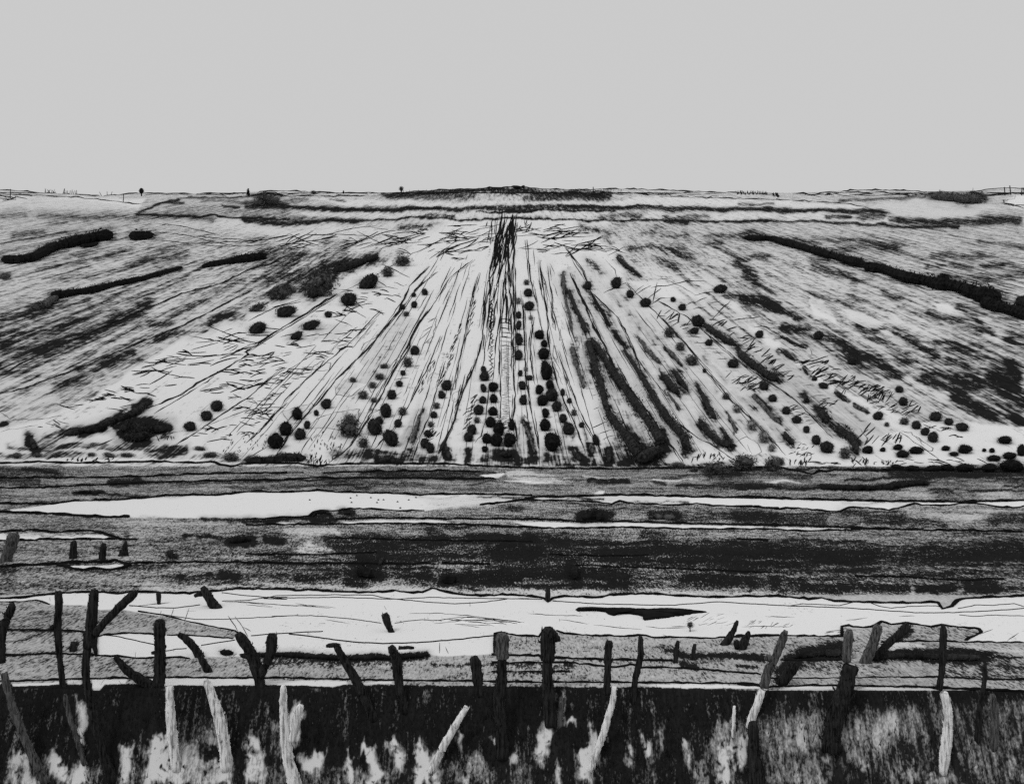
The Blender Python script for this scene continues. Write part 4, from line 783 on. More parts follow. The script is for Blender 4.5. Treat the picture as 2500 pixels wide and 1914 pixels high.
# ------------------------------------------------------------------ bushes
def crown_mesh(name, m, seed, leaves=620, core=0.88, leaf=0.10, lumps=6, spiky=0.0):
    r = random.Random(seed)
    mb = MB()
    nu, nv = 12, 8
    amp = [(r.uniform(0, 6.28), r.uniform(0, 6.28), r.randint(1, 4), r.randint(1, 3)) for _ in range(lumps)]
    def rad(th, ph):
        return 1 + sum(0.07 * math.sin(a * th + p) * math.sin(b * ph + q) for p, q, a, b in amp)
    for j in range(nv + 1):
        ph = math.pi * j / nv
        for i in range(nu):
            th = 2 * math.pi * i / nu
            k = core * rad(th, ph) * r.uniform(.94, 1.06)
            mb.v.append(Vector((k * math.cos(th) * math.sin(ph), k * math.sin(th) * math.sin(ph), k * math.cos(ph))))
    for j in range(nv):
        for i in range(nu):
            a, b = j * nu + i, j * nu + (i + 1) % nu
            mb.f.append((a, b, b + nu, a + nu))
    for _ in range(leaves):
        ph = math.acos(r.uniform(-1, 1)); th = r.uniform(0, 6.283)
        dirv = Vector((math.cos(th) * math.sin(ph), math.sin(th) * math.sin(ph), math.cos(ph)))
        k = rad(th, ph) * r.uniform(core * .96, 1.04 + spiky * r.random())
        c = dirv * k
        ax = Vector((r.gauss(0, 1), r.gauss(0, 1), r.gauss(0, 1))).normalized()
        ay = ax.cross(dirv + Vector((r.gauss(0, .6), r.gauss(0, .6), r.gauss(0, .6)))).normalized()
        s = leaf * r.uniform(.6, 1.3)
        mb.tri(c - ax * s * .5, c + ax * s * .5, c + ay * s * 1.4 + dirv * s * .4)
    me = bpy.data.meshes.new(name)
    me.from_pydata([tuple(v) for v in mb.v], [], mb.f)
    me.materials.append(m)
    me.update()
    return me
CROWN = {'k': [crown_mesh('bush', M_leaf, s) for s in (1, 2, 3, 4)], 'b': [crown_mesh('bush', M_leafb, s) for s in (5, 6, 7)],
         's': [crown_mesh('bush', M_scrub, s, core=.70, leaf=.15, leaves=520, spiky=.12) for s in (8, 9, 10)], 'p': [crown_mesh('bush', M_pale, s, core=.7, leaves=380) for s in (11, 12)]}
proto = {}
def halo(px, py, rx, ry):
    """soft contact shadow round the foot of a bush, painted into the ground tone"""
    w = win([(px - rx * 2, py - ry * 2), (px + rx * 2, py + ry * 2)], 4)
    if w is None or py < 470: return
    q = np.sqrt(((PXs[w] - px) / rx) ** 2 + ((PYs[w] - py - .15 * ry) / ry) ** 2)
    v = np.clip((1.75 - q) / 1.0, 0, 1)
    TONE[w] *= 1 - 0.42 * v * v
def bush(px, py, rx, ry, kind, label, group, tilt=0.0, name='bush', cat='bush'):
    """ellipse (px units) seen from the eye -> a crown standing on the slope at its real size"""
    q_ = rnd.uniform(.92, 1.08); rx, ry = rx * 1.12 * q_ * rnd.uniform(.94, 1.06), ry * 1.12 * q_
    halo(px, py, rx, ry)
    p, d = G(px, py + ry * 0.86)
    wx, wz = rx * d / F, ry * d / F
    me = rnd.choice(CROWN[kind])
    if me.name not in proto:
        o = bpy.data.objects.new(name, me); proto[me.name] = o
    else:
        o = proto[me.name].copy()
    o.name = name
    COL.objects.link(o)
    o.location = (p.x, p.y, p.z + wz * 0.84)
    o.scale = (wx, 0.5 * (wx + wz) if wx < 2 * wz else wz * 1.2, wz)
    o.rotation_euler = (rnd.gauss(0, .1), math.radians(-tilt) + rnd.gauss(0, .12), rnd.uniform(-.35, .35))
    if rnd.random() < .5: o.scale.x *= -1
    return tag(o, label, cat, group)

ORD = ['lowest', 'second up', 'third up', 'fourth up', 'fifth up', 'sixth up', 'seventh up', 'eighth up', 'ninth up', 'tenth up', 'eleventh up', 'twelfth up']
def row(zone, phrase, adj, group, kind, data):
    """data: 'x,y,rx,ry[,kind][,tilt]' in the notes' units, ordered here from the foot of the hill upwards"""
    it = []
    z = zone
    for tok in data.split():
        if tok in ZO: z = tok; continue
        a = tok.split(',')
        k = kind; tilt = 0.0; num = []
        for q in a:
            if q in CROWN: k = q
            else: num.append(float(q))
        if len(num) > 4: tilt = num[4]
        x, y = ZO[z][0] + num[0] * ZS, ZO[z][1] + num[1] * ZS
        it.append((y, x, num[2] * ZS, num[3] * ZS, k, tilt))
    it.sort(key=lambda q: -q[0])
    for i, (y, x, rx, ry, k, tilt) in enumerate(it):
        w = ORD[i] if i < len(it) - 1 or len(it) == 1 else 'topmost'
        a = {'p': 'pale frosted', 's': 'loose brownish'}.get(k, adj)
        bush(x, y, rx, ry, k, f'{a} bush, {w} {phrase}', group, tilt)
def across(zone, phrase, adj, group, kind, data):
    it = []
    z = zone
    for tok in data.split():
        if tok in ZO: z = tok; continue
        num = [float(q) for q in tok.split(',')]
        it.append((ZO[z][0] + num[0] * ZS, ZO[z][1] + num[1] * ZS, num[2] * ZS, num[3] * ZS))
    it.sort()
    OL = ['leftmost', 'second from left', 'third from left', 'fourth from left', 'fifth from left', 'sixth from left', 'seventh from left', 'eighth from left', 'ninth from left', 'tenth from left', 'eleventh from left', 'twelfth from left']
    for i, (x, y, rx, ry) in enumerate(it):
        w = OL[i] if i < len(it) - 1 else 'rightmost'
        bush(x, y, rx, ry, kind, f'{adj} bush, {w} {phrase}', group)
G1 = 'round bushes planted in rows up the field'
row('G', 'in the single file just right of the ladder track', 'small black', G1, 'k', '243,680,28,36 235,568,28,34 220,475,18,24 208,335,30,38 210,218,27,42 208,108,22,38 208,30,22,28 C 207,955,20,25,p')
row('G', 'in the file two rows right of the ladder track', 'small dark', G1, 'k', '290,510,24,18 262,442,16,18,p C 300,1085,18,18,p 290,995,36,34 280,893,32,30 268,815,22,22,s')
row('G', 'in the crowded chain of big bushes right of centre', 'big black', G1, 'b', '462,1000,56,66 410,872,40,42 413,780,30,38 390,682,40,40 365,600,30,34 450,565,28,36 418,455,40,68 400,325,42,42 405,248,26,28 368,180,40,36')
row('G', 'on the right edge of the big black chain', 'round dark', G1, 'k', '590,900,44,42 548,820,26,32 500,728,36,40 462,640,44,48 545,620,18,28')
row('G', 'beside the double furrow right of the black chain', 'tiny dark', G1, 'k', '800,985,22,40 690,870,22,22 630,775,20,24,s 595,685,18,18')
row('F', 'of the heap of black bushes ending the ladder track', 'round black', G1, 'b', '2018,985,52,56 1920,985,46,46 1845,975,36,36 1940,900,42,50 2035,870,26,42')
row('F', 'in the file hugging the left side of the ladder track', 'round black', G1, 'b', '1830,1055,22,22 1875,850,38,36 1893,765,38,34 1897,670,30,32 1893,580,34,34')
row('F', 'in the outer file left of the ladder track', 'round black', G1, 'k', '1705,960,34,38 1730,905,32,36 1770,833,22,24,s 1783,755,36,38 1815,678,26,26 1820,590,26,34 1828,498,32,34 1820,445,20,24')
row('F', 'in the bead-like file between two furrows left of centre', 'small round', G1, 'k', '1410,1045,30,40 1370,1010,34,38 1392,935,28,26 1416,865,22,22,s 1440,792,26,24 1460,722,24,24,s 1500,640,28,30 1537,568,40,36')
row('F', 'in the steep file right of the thawed patch', 'round black', G1, 'k', '900,1005,40,40,s 985,885,48,60,20 1020,835,30,28 1072,760,40,56 1118,638,32,34 1175,555,26,24 1203,472,20,20 1240,390,34,36,s 1295,300,38,36')
row('F', 'in the short file left of a scrub wedge', 'round dark', G1, 'k', '1110,970,52,70,35 1165,858,30,32 1200,765,30,30,s')
row('F', 'in the file at the left field corner', 'large round black', G1, 'b', '228,995,56,56 305,900,46,50 395,785,38,44')
row('F', 'between the left corner bushes and the thawed patch', 'round dark', G1, 'k', '415,940,42,42 470,870,22,30 540,778,20,24 615,710,36,36 800,830,40,40,s 790,890,66,70,s')
row('B', 'in the knot at the head of the thawed patch', 'small black', G1, 'k', '1228,1055,24,20,s 1200,1003,20,18 1290,985,24,26 1285,910,20,18 1370,888,24,26')
row('F', 'along the lower rim of the thawed patch', 'tiny scrubby', G1, 's', '900,640,34,30 980,680,26,20 970,565,28,24 1025,500,32,24 820,525,24,18 1060,420,30,18')
G2 = 'dark bushes strung along the left slope'
row('B', 'in the diagonal string left of the long double furrow', 'dark oval', G2, 'k', '90,1165,70,40,18 310,1040,80,42,18 788,945,56,46,25 940,815,76,46,30 1085,735,44,38,s 1200,650,54,42,s')
row('B', 'in the sparse string right of the long double furrow', 'dark oval', G2, 'k', '390,1225,52,28,24 500,1145,65,32,26 630,1060,30,26')
row('B', 'of the soft clumps above the stubble on the left slope', 'blurred dark', G2, 's', '85,1010,70,28,25 265,895,60,50 570,830,90,90')
row('E', 'of three black bushes near the lower left snow corner', 'spiky black', G2, 'k', '1455,882,42,34 1580,800,40,36 1660,725,46,42')
G3 = 'bushes of the thawed slope on the right'
row('C', 'in the spaced file below the grey snow plateau', 'round dark', G3, 'k', '955,820,36,40 1060,905,28,30 1180,970,40,34 1360,1195,38,40,s 1445,1305,38,34,s 1535,1410,48,42,s 1630,1490,16,18')
row('G', 'in the chain of ring-like bushes beside the fine furrow', 'ring-like', G3, 'p', '1795,650,28,26,s 1880,745,38,32 1990,870,38,40 2085,960,44,50 2145,1045,32,32')
row('C', 'in the twiggy file left of the long hedge stripe', 'spiky dark', G3, 'k', '1580,1110,48,44 1555,1185,36,26 1665,1275,32,26 1850,1435,42,36 2085,1605,36,34')
row('C', 'among loose twigs above the long hedge stripe', 'small spiky', G3, 'k', '740,840,26,32 1390,945,20,20 1460,1005,28,24 1755,865,50,30')
row('H', 'in the file of blurred bushes right of the paired stripes', 'blurred round', G3, 'k', '685,1040,52,44 605,985,32,34 530,905,26,28 455,830,34,26 375,760,32,28 270,665,36,30')
row('H', 'at the lower end of the curved hedge stripe', 'blurred dark', G3, 's', '825,1085,40,42')
row('H', 'in the far right file of the thawed slope', 'soft dark', G3, 'k', '1500,965,40,40 1440,920,30,30 1370,870,30,30 1280,840,34,28,s 1270,690,34,34 1240,598,30,26')
row('H', 'in the scattered file right of the stubble thicket', 'soft dark', G3, 'k', '1720,885,50,34 1620,845,34,28 1520,805,44,32')
row('H', 'in the broken file beneath the stubble thicket', 'small dark', G3, 'k', '1145,865,18,18,s 1080,800,36,32 660,570,34,22,-30 590,515,20,18 170,178,32,28 885,375,36,34 625,185,34,34')
G4 = 'black bushes on the snow at the right foot of the hill'
across('H', 'in the line of black bushes on the right snow', 'flat black', G4, 'b', '1000,1060,40,28 1115,1058,20,16 1230,1040,34,20 1265,1092,48,28 1370,1065,54,26 1595,1048,32,20 1660,1092,42,18 1740,1055,50,34 1890,1062,16,14 1950,1065,18,16 2050,985,56,30 2175,1065,25,44')
across('H', 'on the low bank under the right snow', 'dark sprawling', G4, 'b', '1225,1192,55,20 1345,1203,60,22 1490,1203,55,22 1610,1198,50,25 1745,1198,75,32 1930,1198,70,35 2100,1185,90,50')
across('H', 'just above the bank bushes at the right edge', 'dark ragged', G4, 'b', '1965,1125,55,24 2085,1105,55,28')
G5 = 'scrub bushes along the valley edge'
across('G', 'in the scrub line edging field right', 'dark scrubby', G5, 's', '1430,1180,50,26 1550,1212,36,20 1710,1200,70,46 1930,1160,84,60 H 265,1175,55,56 330,1150,30,30')
across('E', 'in the dashes at the left foot of the hill', 'low dark', G5, 's', '130,1105,30,22 290,1100,30,18 430,1100,30,16 700,1095,30,15 835,1100,45,17 970,1100,45,16')
across('E', 'in the scrub line left of the stubble foot', 'low ragged', G5, 's', '1610,1098,50,20 1770,1118,60,32 1530,1050,46,16')

# ------------------------------------------------------------------ hedges and thickets: a crown grown along a line on the ground
def hedge(s, r, label, kind='b', group=None, dens=1.0, name='hedge', cat='hedge', flat=0.86):
    pts = T(s)
    r0, r1 = (r if isinstance(r, tuple) else (r, r))
    if name == 'hedge': r0, r1 = r0 * 1.2, r1 * 1.2
    m = {'k': M_leaf, 'b': M_leafb, 's': M_scrub, 'p': M_pale}[kind]
    lr = random.Random(len(label) * 31 + int(pts[0][0])); rag = 1.35 if name in ('scrub_strip', 'thicket', 'bramble', 'copse') else 1.0
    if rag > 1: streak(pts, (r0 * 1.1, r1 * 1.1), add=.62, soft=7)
    elif pts[0][1] > 470: streak(pts, (r0 * 1.1, r1 * 1.1), add=.34, soft=9)  # soft shadow along the hedge, painted into the ground cover
    ps = resample(pts, 5, 0.4)
    mb = MB(); P3 = []; R = []
    n = len(ps)
    for i, (x, y) in enumerate(ps):
        t = i / max(1, n - 1)
        rp = (r0 + (r1 - r0) * t) * ZS * (1 + 0.10 * math.sin(i * 0.37 + lr.random() * .4) + lr.gauss(0, .03))
        rp *= min(1.0, 0.45 + 0.3 * min(i, n - 1 - i))
        p, d = G(x, y + rp * .8)
        rw = rp * d / F
        P3.append(Vector((p.x, p.y, p.z + rw * .8))); R.append(rw)
    mb.tube(P3, [q * (.82 if rag == 1 else .66) for q in R], 8)
    for i in range(n - 1):
        for _ in range(int(18 * dens * rag)):
            t = lr.random(); c0 = P3[i].lerp(P3[i + 1], t); rw = R[i]
            a = lr.uniform(0, 6.283); k = rw * lr.uniform(.66, 1.1 if rag == 1 else 1.28)
            tang = (P3[i + 1] - P3[i]).normalized()
            u = tang.cross(Vector((0, 0, 1))).normalized(); v = u.cross(tang)
            dv = u * math.cos(a) + v * math.sin(a)
            c = c0 + dv * k
            ax = Vector((lr.gauss(0, 1), lr.gauss(0, 1), lr.gauss(0, 1))).normalized()
            ay = ax.cross(dv + Vector((lr.gauss(0, .5), lr.gauss(0, .5), lr.gauss(0, .5)))).normalized()
            sz = rw * lr.uniform(.14, .32)
            mb.tri(c - ax * sz * .5, c + ax * sz * .5, c + ay * sz * 1.3 + dv * sz * .4)
    o = mb.build(name, m, origin=P3[n // 2] - Vector((0, 0, R[n // 2])))
    return tag(o, label, cat, group)
HG = 'hedges crossing the scrub slopes'
hedge('A 20,640 130,640 250,625 400,545 560,500 720,465 850,448', (30, 44), 'long wavy black hedge at the far left under the crest', 'b', HG)
hedge('A 620,535 700,530 745,515', 18, 'small dark lobe hanging below the wavy hedge at far left', 'b', HG, name='bush', cat='bush')
hedge('A 1000,458 1090,458 1165,448', 34, 'short black hedge just right of the long wavy one', 'b', HG)
hedge('A 1550,688 1700,660 1850,635 2030,608', (18, 36), 'black cigar-shaped hedge tapering to the left on the left slope', 'b', HG)
hedge('A 400,905 480,905 700,872 900,822 1080,785 1390,698', (30, 16), 'long straight black hedge rising to the right on left slope', 'b', HG)
hedge('A 250,1000 340,985 440,920', 26, 'brownish hedge bent round the low end of the straight hedge', 's', HG)
hedge('A 0,772 70,765', 24, 'dark hedge end cut off by the left edge', 's', HG)
hedge('B 500,920 560,830 640,760', (46, 50), 'dark thicket at the lower end of the feathered streak', 'k', HG, name='thicket', cat='thicket')
hedge('B 700,715 850,665 1010,612', (34, 18), 'feathered dark hedge pointing to the grey stubble, upper left', 'k', HG)
hedge('D 60,470 280,482 450,530 700,600 880,655 980,680', (22, 34), 'thin upper half of the long black hedge on the right slope', 'b', HG)
hedge('D 980,690 1120,712 1300,775 1500,815 1700,850 1850,900', (36, 50), 'thick lower half of the long black hedge on right slope', 'b', HG)
hedge('D 1830,900 1960,920 2000,930', 54, 'rounded lobe near the low end of the long right hedge', 'b', HG)
hedge('D 1880,960 2000,1000 2120,1030 2195,1055 2400,1110', 44, 'tail of the long right hedge running off the edge', 'b', HG)
bush(*T('D 1575,790')[0], 17, 15, 'b', 'round bush standing out above the long right hedge', HG)
bush(*T('D 2175,965')[0], 13, 14, 'k', 'dark bush at the right edge above the hedge tail', HG)
hedge('D 1490,150 1600,165 1750,180 1860,170', (30, 46), 'speckled oval copse on the crest at upper right', 's', HG, name='copse', cat='copse', dens=2)
hedge('D 1800,125 1860,140 1890,180', 14, 'black curved edge of bushes round the upper right copse', 'b', HG, name='thicket', cat='thicket')
hedge('B 90,200 150,185 230,200', (44, 44), 'speckled mound of brush under the left crest knoll', 's', HG, name='copse', cat='copse', dens=2)
hedge('B 90,145 170,130 250,142 290,158', 7, 'dark rim of bushes arched over the left speckled mound', 'b', HG, name='thicket', cat='thicket')
SG = 'scrub stripes between furrows on the right'
hedge('C 545,735 550,800 556,900', 16, 'upper brown scrub strip beginning the right-hand stripes', 's', SG, name='scrub_strip', cat='scrub')
hedge('C 556,900 590,1050 620,1195', (13, 11), 'thin brown scrub strip descending under the first', 's', SG, name='scrub_strip', cat='scrub')
hedge('C 590,880 640,1000 690,1110 720,1190', (18, 30), 'dark scrub strip widening down beside the thin brown one', 'k', SG, name='scrub_strip', cat='scrub')
hedge('G 615,275 640,380 680,500 705,590', (26, 16), 'short brown scrub strip above the white rungs', 's', SG, name='scrub_strip', cat='scrub')
hedge('G 735,230 770,330 800,440 840,560 862,680 885,760', (34, 36), 'winding dark scrub stripe left of the two long ones', 'k', SG, name='scrub_strip', cat='scrub')
hedge('G 885,770 950,850 1010,930 1090,1040 1150,1130', (40, 60), 'broad dark foot of the winding scrub stripe', 'k', SG, name='scrub_strip', cat='scrub')
hedge('G 775,225 850,340 950,490 1050,630 1150,770 1240,900 1310,1010', (34, 50), 'long straight dark stripe in the middle of three', 'k', SG, name='scrub_strip', cat='scrub')
hedge('C 720,835 745,860', 24, 'small black clump capping the third scrub stripe', 'k', SG, name='scrub_strip', cat='scrub')
hedge('C 765,900 800,960 850,1050 900,1145', (14, 24), 'upper black dash of the third scrub stripe', 'b', SG, name='scrub_strip', cat='scrub')
hedge('C 935,1185 970,1240 1010,1300', 20, 'middle black dash of the third scrub stripe', 'b', SG, name='scrub_strip', cat='scrub')
hedge('G 1020,300 1100,430 1190,565 1270,700 1330,800 1400,880 1480,970 1490,1060', (16, 50), 'long dark lower run of the third scrub stripe', 'k', SG, name='scrub_strip', cat='scrub')
hedge('G 1130,1140 1230,1080 1300,1060', 60, 'dark thicket joining the scrub stripes at their foot', 'k', SG, name='thicket', cat='thicket')
hedge('C 960,625 1040,690 1130,755', (22, 16), 'short dark streak of scrub beneath the grass band at top', 'k', SG, name='scrub_strip', cat='scrub')
hedge('G 1115,190 1200,310 1290,395', (12, 24), 'hatched scrub streak right of the third stripe', 's', SG, name='scrub_strip', cat='scrub')
hedge('G 1340,285 1400,350 1455,405', 16, 'short hatched streak beside a ring of scrub', 's', SG, name='scrub_strip', cat='scrub')
hedge('G 1320,490 1390,590 1440,630', 36, 'dark hatched patch, left one of the middle pair', 'k', SG, name='scrub_strip', cat='scrub')
hedge('G 1395,455 1440,520 1500,600', 28, 'dark hatched patch, right one of the middle pair', 'k', SG, name='scrub_strip', cat='scrub')
hedge('G 1575,570 1640,690 1710,820', (18, 36), 'dark hatched streak with feathered edges above the snow bay', 'k', SG, name='scrub_strip', cat='scrub')
hedge('G 1590,830 1660,930 1740,1000 1830,1020', (32, 40), 'dark streak turning flat where it meets the snow bay', 'k', SG, name='scrub_strip', cat='scrub')
hedge('G 1775,920 1810,970 1845,1020', 22, 'short dark spur beside the flat end above snow bay', 'k', SG, name='scrub_strip', cat='scrub')
hedge('G 1808,775 1840,850 1875,930', (8, 18), 'thin pointed streak right of the feathered one', 's', SG, name='scrub_strip', cat='scrub')
hedge('G 1345,620 1400,690 1450,750', 12, 'thin hatched streak curving along the third furrow', 's', SG, name='scrub_strip', cat='scrub')
hedge('C 1630,1135 1720,1205 1860,1290', (30, 36), 'upper dark dash of the long hedge stripe with twigs', 'k', SG, name='scrub_strip', cat='scrub')
hedge('H 10,320 130,415 240,490 310,515', (36, 42), 'lower dark dash of the long hedge stripe with twigs', 'k', SG, name='scrub_strip', cat='scrub')
hedge('H 335,300 390,340 440,375', 20, 'small dark dash above the lower twiggy stripe', 'k', SG, name='scrub_strip', cat='scrub')
hedge('H 500,430 525,460 540,485', 18, 'tiny dark dash at the start of the stubble thicket', 'k', SG, name='scrub_strip', cat='scrub')
hedge('H 120,645 200,725 260,800 320,850', (20, 22), 'loose brown streak parallel to the fine pale furrow', 's', SG, name='scrub_strip', cat='scrub')
hedge('H 515,650 545,690', 36, 'dark round clump heading the curved hedge stripe', 'k', SG, name='scrub_strip', cat='scrub')
hedge('H 625,755 700,850', 46, 'dark oval middle of the curved hedge stripe', 'k', SG, name='scrub_strip', cat='scrub')
hedge('H 760,890 860,960 905,1020 905,1080', (44, 40), 'dark hooked end of the curved hedge stripe on the snow', 'k', SG, name='scrub_strip', cat='scrub')
hedge('H 745,620 790,655 840,690', 18, 'dark dash with two twigs under the stubble thicket', 'k', SG, name='scrub_strip', cat='scrub')
hedge('H 890,725 960,750 1000,765', 20, 'flat scrub dash right of the twiggy one', 's', SG, name='scrub_strip', cat='scrub')
hedge('H 365,925 385,970 430,1015', 28, 'dark scrub clump left of the fine pale furrow end', 'k', SG, name='scrub_strip', cat='scrub')
hedge('H 330,190 420,235 530,285', (12, 14), 'black twiggy streak along the white sliver', 'k', SG, name='scrub_strip', cat='scrub')
TG = 'thickets along the foot of the hill'
hedge('E 930,890 1020,880 1100,910 1200,900 1270,900', (50, 34), 'dark tangled thicket at the lower left of the field', 'k', TG, name='thicket', cat='thicket', dens=1.5)
hedge('E 960,950 1060,960 1130,940', 46, 'lower lobe of the tangled thicket at lower left', 'k', TG, name='thicket', cat='thicket', dens=1.5)
hedge('E 500,940 720,890 940,810 1060,760 1130,700', (22, 26), 'dark feathered hedge leading left from the tangled thicket', 'k', TG)
hedge('E 660,920 800,890', 24, 'black dash of hedge under the feathered one', 'b', TG)
hedge('E 240,975 265,1050', 28, 'dark upright clump at the left end of the snow', 'k', TG, name='thicket', cat='thicket')
hedge('F 0,1140 60,1135 200,1135 330,1115 450,1120', (18, 34), 'ragged low hedge on the field edge left of centre', 'k', TG)
hedge('F 1020,1145 1100,1135 1200,1150', 26, 'dark ragged clump on the field edge below the wedge', 'k', TG, name='thicket', cat='thicket')
hedge('F 1535,1035 1555,1120', 24, 'upright dark clump ending the left double furrow', 'k', TG, name='thicket', cat='thicket')
hedge('F 1950,1090 2030,1100', 30, 'dark clump directly under the heap of black bushes', 'k', TG, name='thicket', cat='thicket')
hedge('G 620,1070 680,1140', 28, 'slanting dark clump left of the small snow cove', 'k', TG, name='thicket', cat='thicket')
hedge('G 760,1020 770,1080', 24, 'brown clump above the small snow cove', 's', TG, name='thicket', cat='thicket')
hedge('G 895,1060 900,1150', 26, 'upright dark clump standing in the small snow cove', 'k', TG, name='thicket', cat='thicket')
hedge('F 1270,1000 1300,900 1345,760', (24, 10), 'loose brown scrub wedge between two furrows', 's', TG, name='scrub_strip', cat='scrub')
hedge('G 240,840 290,950 330,1080', 14, 'ragged brown strip beside the heap of black bushes', 's', TG, name='scrub_strip', cat='scrub')
VG = 'dark clumps in the meadow'
hedge('K 700,510 780,495 860,510', 40, 'rounded dark clump above the narrow white strip', 'b', VG, name='thicket', cat='thicket')
hedge('K 1230,505 1320,500 1400,510', 26, 'low brown clump right of the rounded one above the strip', 's', VG, name='thicket', cat='thicket')
hedge('J 860,940 900,920 970,950', 50, 'black clump in the meadow left of centre', 'b', VG, name='thicket', cat='thicket')
hedge('J 1020,870 1050,820', 24, 'slanting dark shrub behind the left meadow clump', 'k', VG, name='thicket', cat='thicket')
hedge('K 630,880 640,980', 38, 'upright black clump in the dark meadow right of centre', 'b', VG, name='thicket', cat='thicket')
hedge('J 1510,980 1600,985', 34, 'rounded dark end of the low meadow hedge', 'b', VG)
hedge('I 1760,695 1850,685 1920,678', 24, 'short sausage-shaped dark clump in the left meadow', 'b', VG, name='thicket', cat='thicket')
hedge('J 505,505 540,478 620,470 665,500', 10, 'dark arched hedge at the corner of the white field', 'b', VG)
hedge('J 740,475 800,480', 20, 'small dark clump right of the arched corner hedge', 'k', VG, name='thicket', cat='thicket')
hedge('L 640,285 900,290 1150,285 1300,262 1450,252', (16, 18), 'long flat black hedge in the right valley band', 'b', VG)
hedge('I 580,320 680,318 770,322', 11, 'short flat black hedge in the left valley band', 'b', VG)
hedge('P 420,575 560,560 680,540 790,540', (16, 46), 'dark bramble mass between the leaning stake and twin posts', 'k', VG, name='bramble', cat='bramble')
hedge('P 1070,570 1250,560 1500,570 1850,580', (28, 34), 'long dark bramble mass at right behind the thin stake', 'k', VG, name='bramble', cat='bramble')
hedge('N 60,560 300,560 520,575 700,585 950,580 1180,575 1390,556', (14, 24), 'long low bramble bank behind the central stakes', 'b', VG, name='bramble', cat='bramble')

# ------------------------------------------------------------------ skyline trees and fence
def tree(s_trunk, tw, crown, kind, label, cone=False):
    a, b = T(s_trunk)
    p, d = G(b[0], max(b[1], PY_CREST + 7))
    k = d / F
    h = max(1.0, (b[1] - a[1]) * k)
    o = empty('tree', p, label, 'tree', 'small trees on the skyline')
    mb = MB(); mb.tube([p + Vector((0, 0, -.3)), p + Vector((.05, 0, h * .5)), p + Vector((0, 0, h))], [tw * k * .6, tw * k * .5, tw * k * .25], 6)
    mb.build('trunk', M_wood, o, origin=p)
    (cx, cy), rx, ry = T(crown[0])[0], crown[1] * ZS, crown[2] * ZS
    c = bpy.data.objects.new('crown', rnd.choice(CROWN[kind]))
    if cone:
        lr = random.Random(5); mb = MB()
        for _ in range(420):
            t = lr.random(); rr = rx * k * (1 - t) ** .8 * lr.uniform(.5, 1.05); an = lr.uniform(0, 6.28)
            q = Vector((rr * math.cos(an), rr * math.sin(an), (2 * t - 1) * ry * k)); s = .22
            mb.tri(q + Vector((lr.gauss(0, s), lr.gauss(0, s), lr.gauss(0, s))), q + Vector((lr.gauss(0, s), lr.gauss(0, s), lr.gauss(0, s))), q + Vector((lr.gauss(0, s), lr.gauss(0, s), lr.gauss(0, s * 1.6))))
        c.data = bpy.data.meshes.new('crown'); c.data.from_pydata([tuple(v) for v in mb.v], [], mb.f); c.data.materials.append(M_leafb)
    COL.objects.link(c); c.parent = o
    c.location = ((cx - CX) * k - p.x, 0, EYE + (CY - cy) * k - p.z)
    c.scale = (1, 1, 1) if cone else (rx * k, rx * k, ry * k)
tree('A 1083,115 1083,155', 3, ('A 1083,116', 19, 22), 'b', 'tiny round-headed black tree on the left skyline')
tree('A 1900,120 1902,152', 3, ('A 1900,126', 17, 28), 'b', 'tiny pointed black conifer on the skyline beside a knoll', cone=True)
tree('B 1190,95 1190,124', 3, ('B 1190,98', 18, 18), 's', 'tiny square-headed tree on the skyline left of the summit')
tree('B 515,120 518,138', 3, ('B 518,124', 20, 12), 's', 'tiny flat rounded tree on the skyline right of the knoll')
tree('B 748,112 748,138', 3, ('B 748,125', 7, 13), 'b', 'tiny thin tree between the knoll and the summit')
tree('C 200,85 200,100', 3, ('C 195,88', 30, 12), 'k', 'tiny low tree on the very summit, left of a pair')
tree('C 240,80 240,97', 3, ('C 242,84', 16, 12), 'k', 'tiny low tree on the very summit, right of a pair')
def pole(s, w, label):
    a, b = T(s)
    p, d = G(b[0], max(b[1], PY_CREST + 3)); k = d / F
    mb = MB(); top = Vector(((a[0] - CX) * k, d, EYE + (CY - a[1]) * k))
    mb.tube([p + Vector((0, 0, -.4)), p.lerp(top, .5), top], [w * k * .5, w * k * .48, w * k * .4], 6)
    o = mb.build('pole', M_wood, origin=p)
    return tag(o, label, 'pole', 'thin poles near the skyline')
pole('A 80,100 78,168', 2.2, 'thin pole at the far left of the skyline')
pole('A 948,135 942,205', 2.2, 'thin pole standing left of the round-headed skyline tree')
pole('C 778,84 780,126', 2.4, 'thin pole on the skyline right of the summit')
def rail_fence():
    p0, d0 = G(*T('D 2050,150')[0]); d0 = min(d0, CREST - 6); k = d0 / F
    o = empty('rail_fence', p0, 'thin post and rail fence on the skyline at upper right', 'fence')
    def at(x, y): return Vector(((x - CX) * k, d0, EYE + (CY - y) * k))
    for s in ('D 2045,86 2050,150', 'D 2086,74 2094,140', 'D 2180,90 2176,165', 'D 2192,90 2200,150'):
        a, b = T(s); mb = MB(); mb.tube([at(*b) - Vector((0, 0, .3)), at(*a)], [1.3 * k] * 2, 6); mb.build('fence_post', M_wood, o, origin=at(*b))
    for s in ('D 1800,124 1900,103 2045,91 2195,96 2300,98', 'D 1890,145 2050,135 2195,126 2300,126', 'D 1880,160 1960,150 2050,138'):
        mb = MB(); ps = resample(T(s), 12, .4); mb.tube([at(*q) + Vector((0, -.12, 0)) for q in ps], [.9 * k] * len(ps), 5); mb.build('rail', M_wood, o, origin=at(*ps[0]))
rail_fence()
mb = MB()
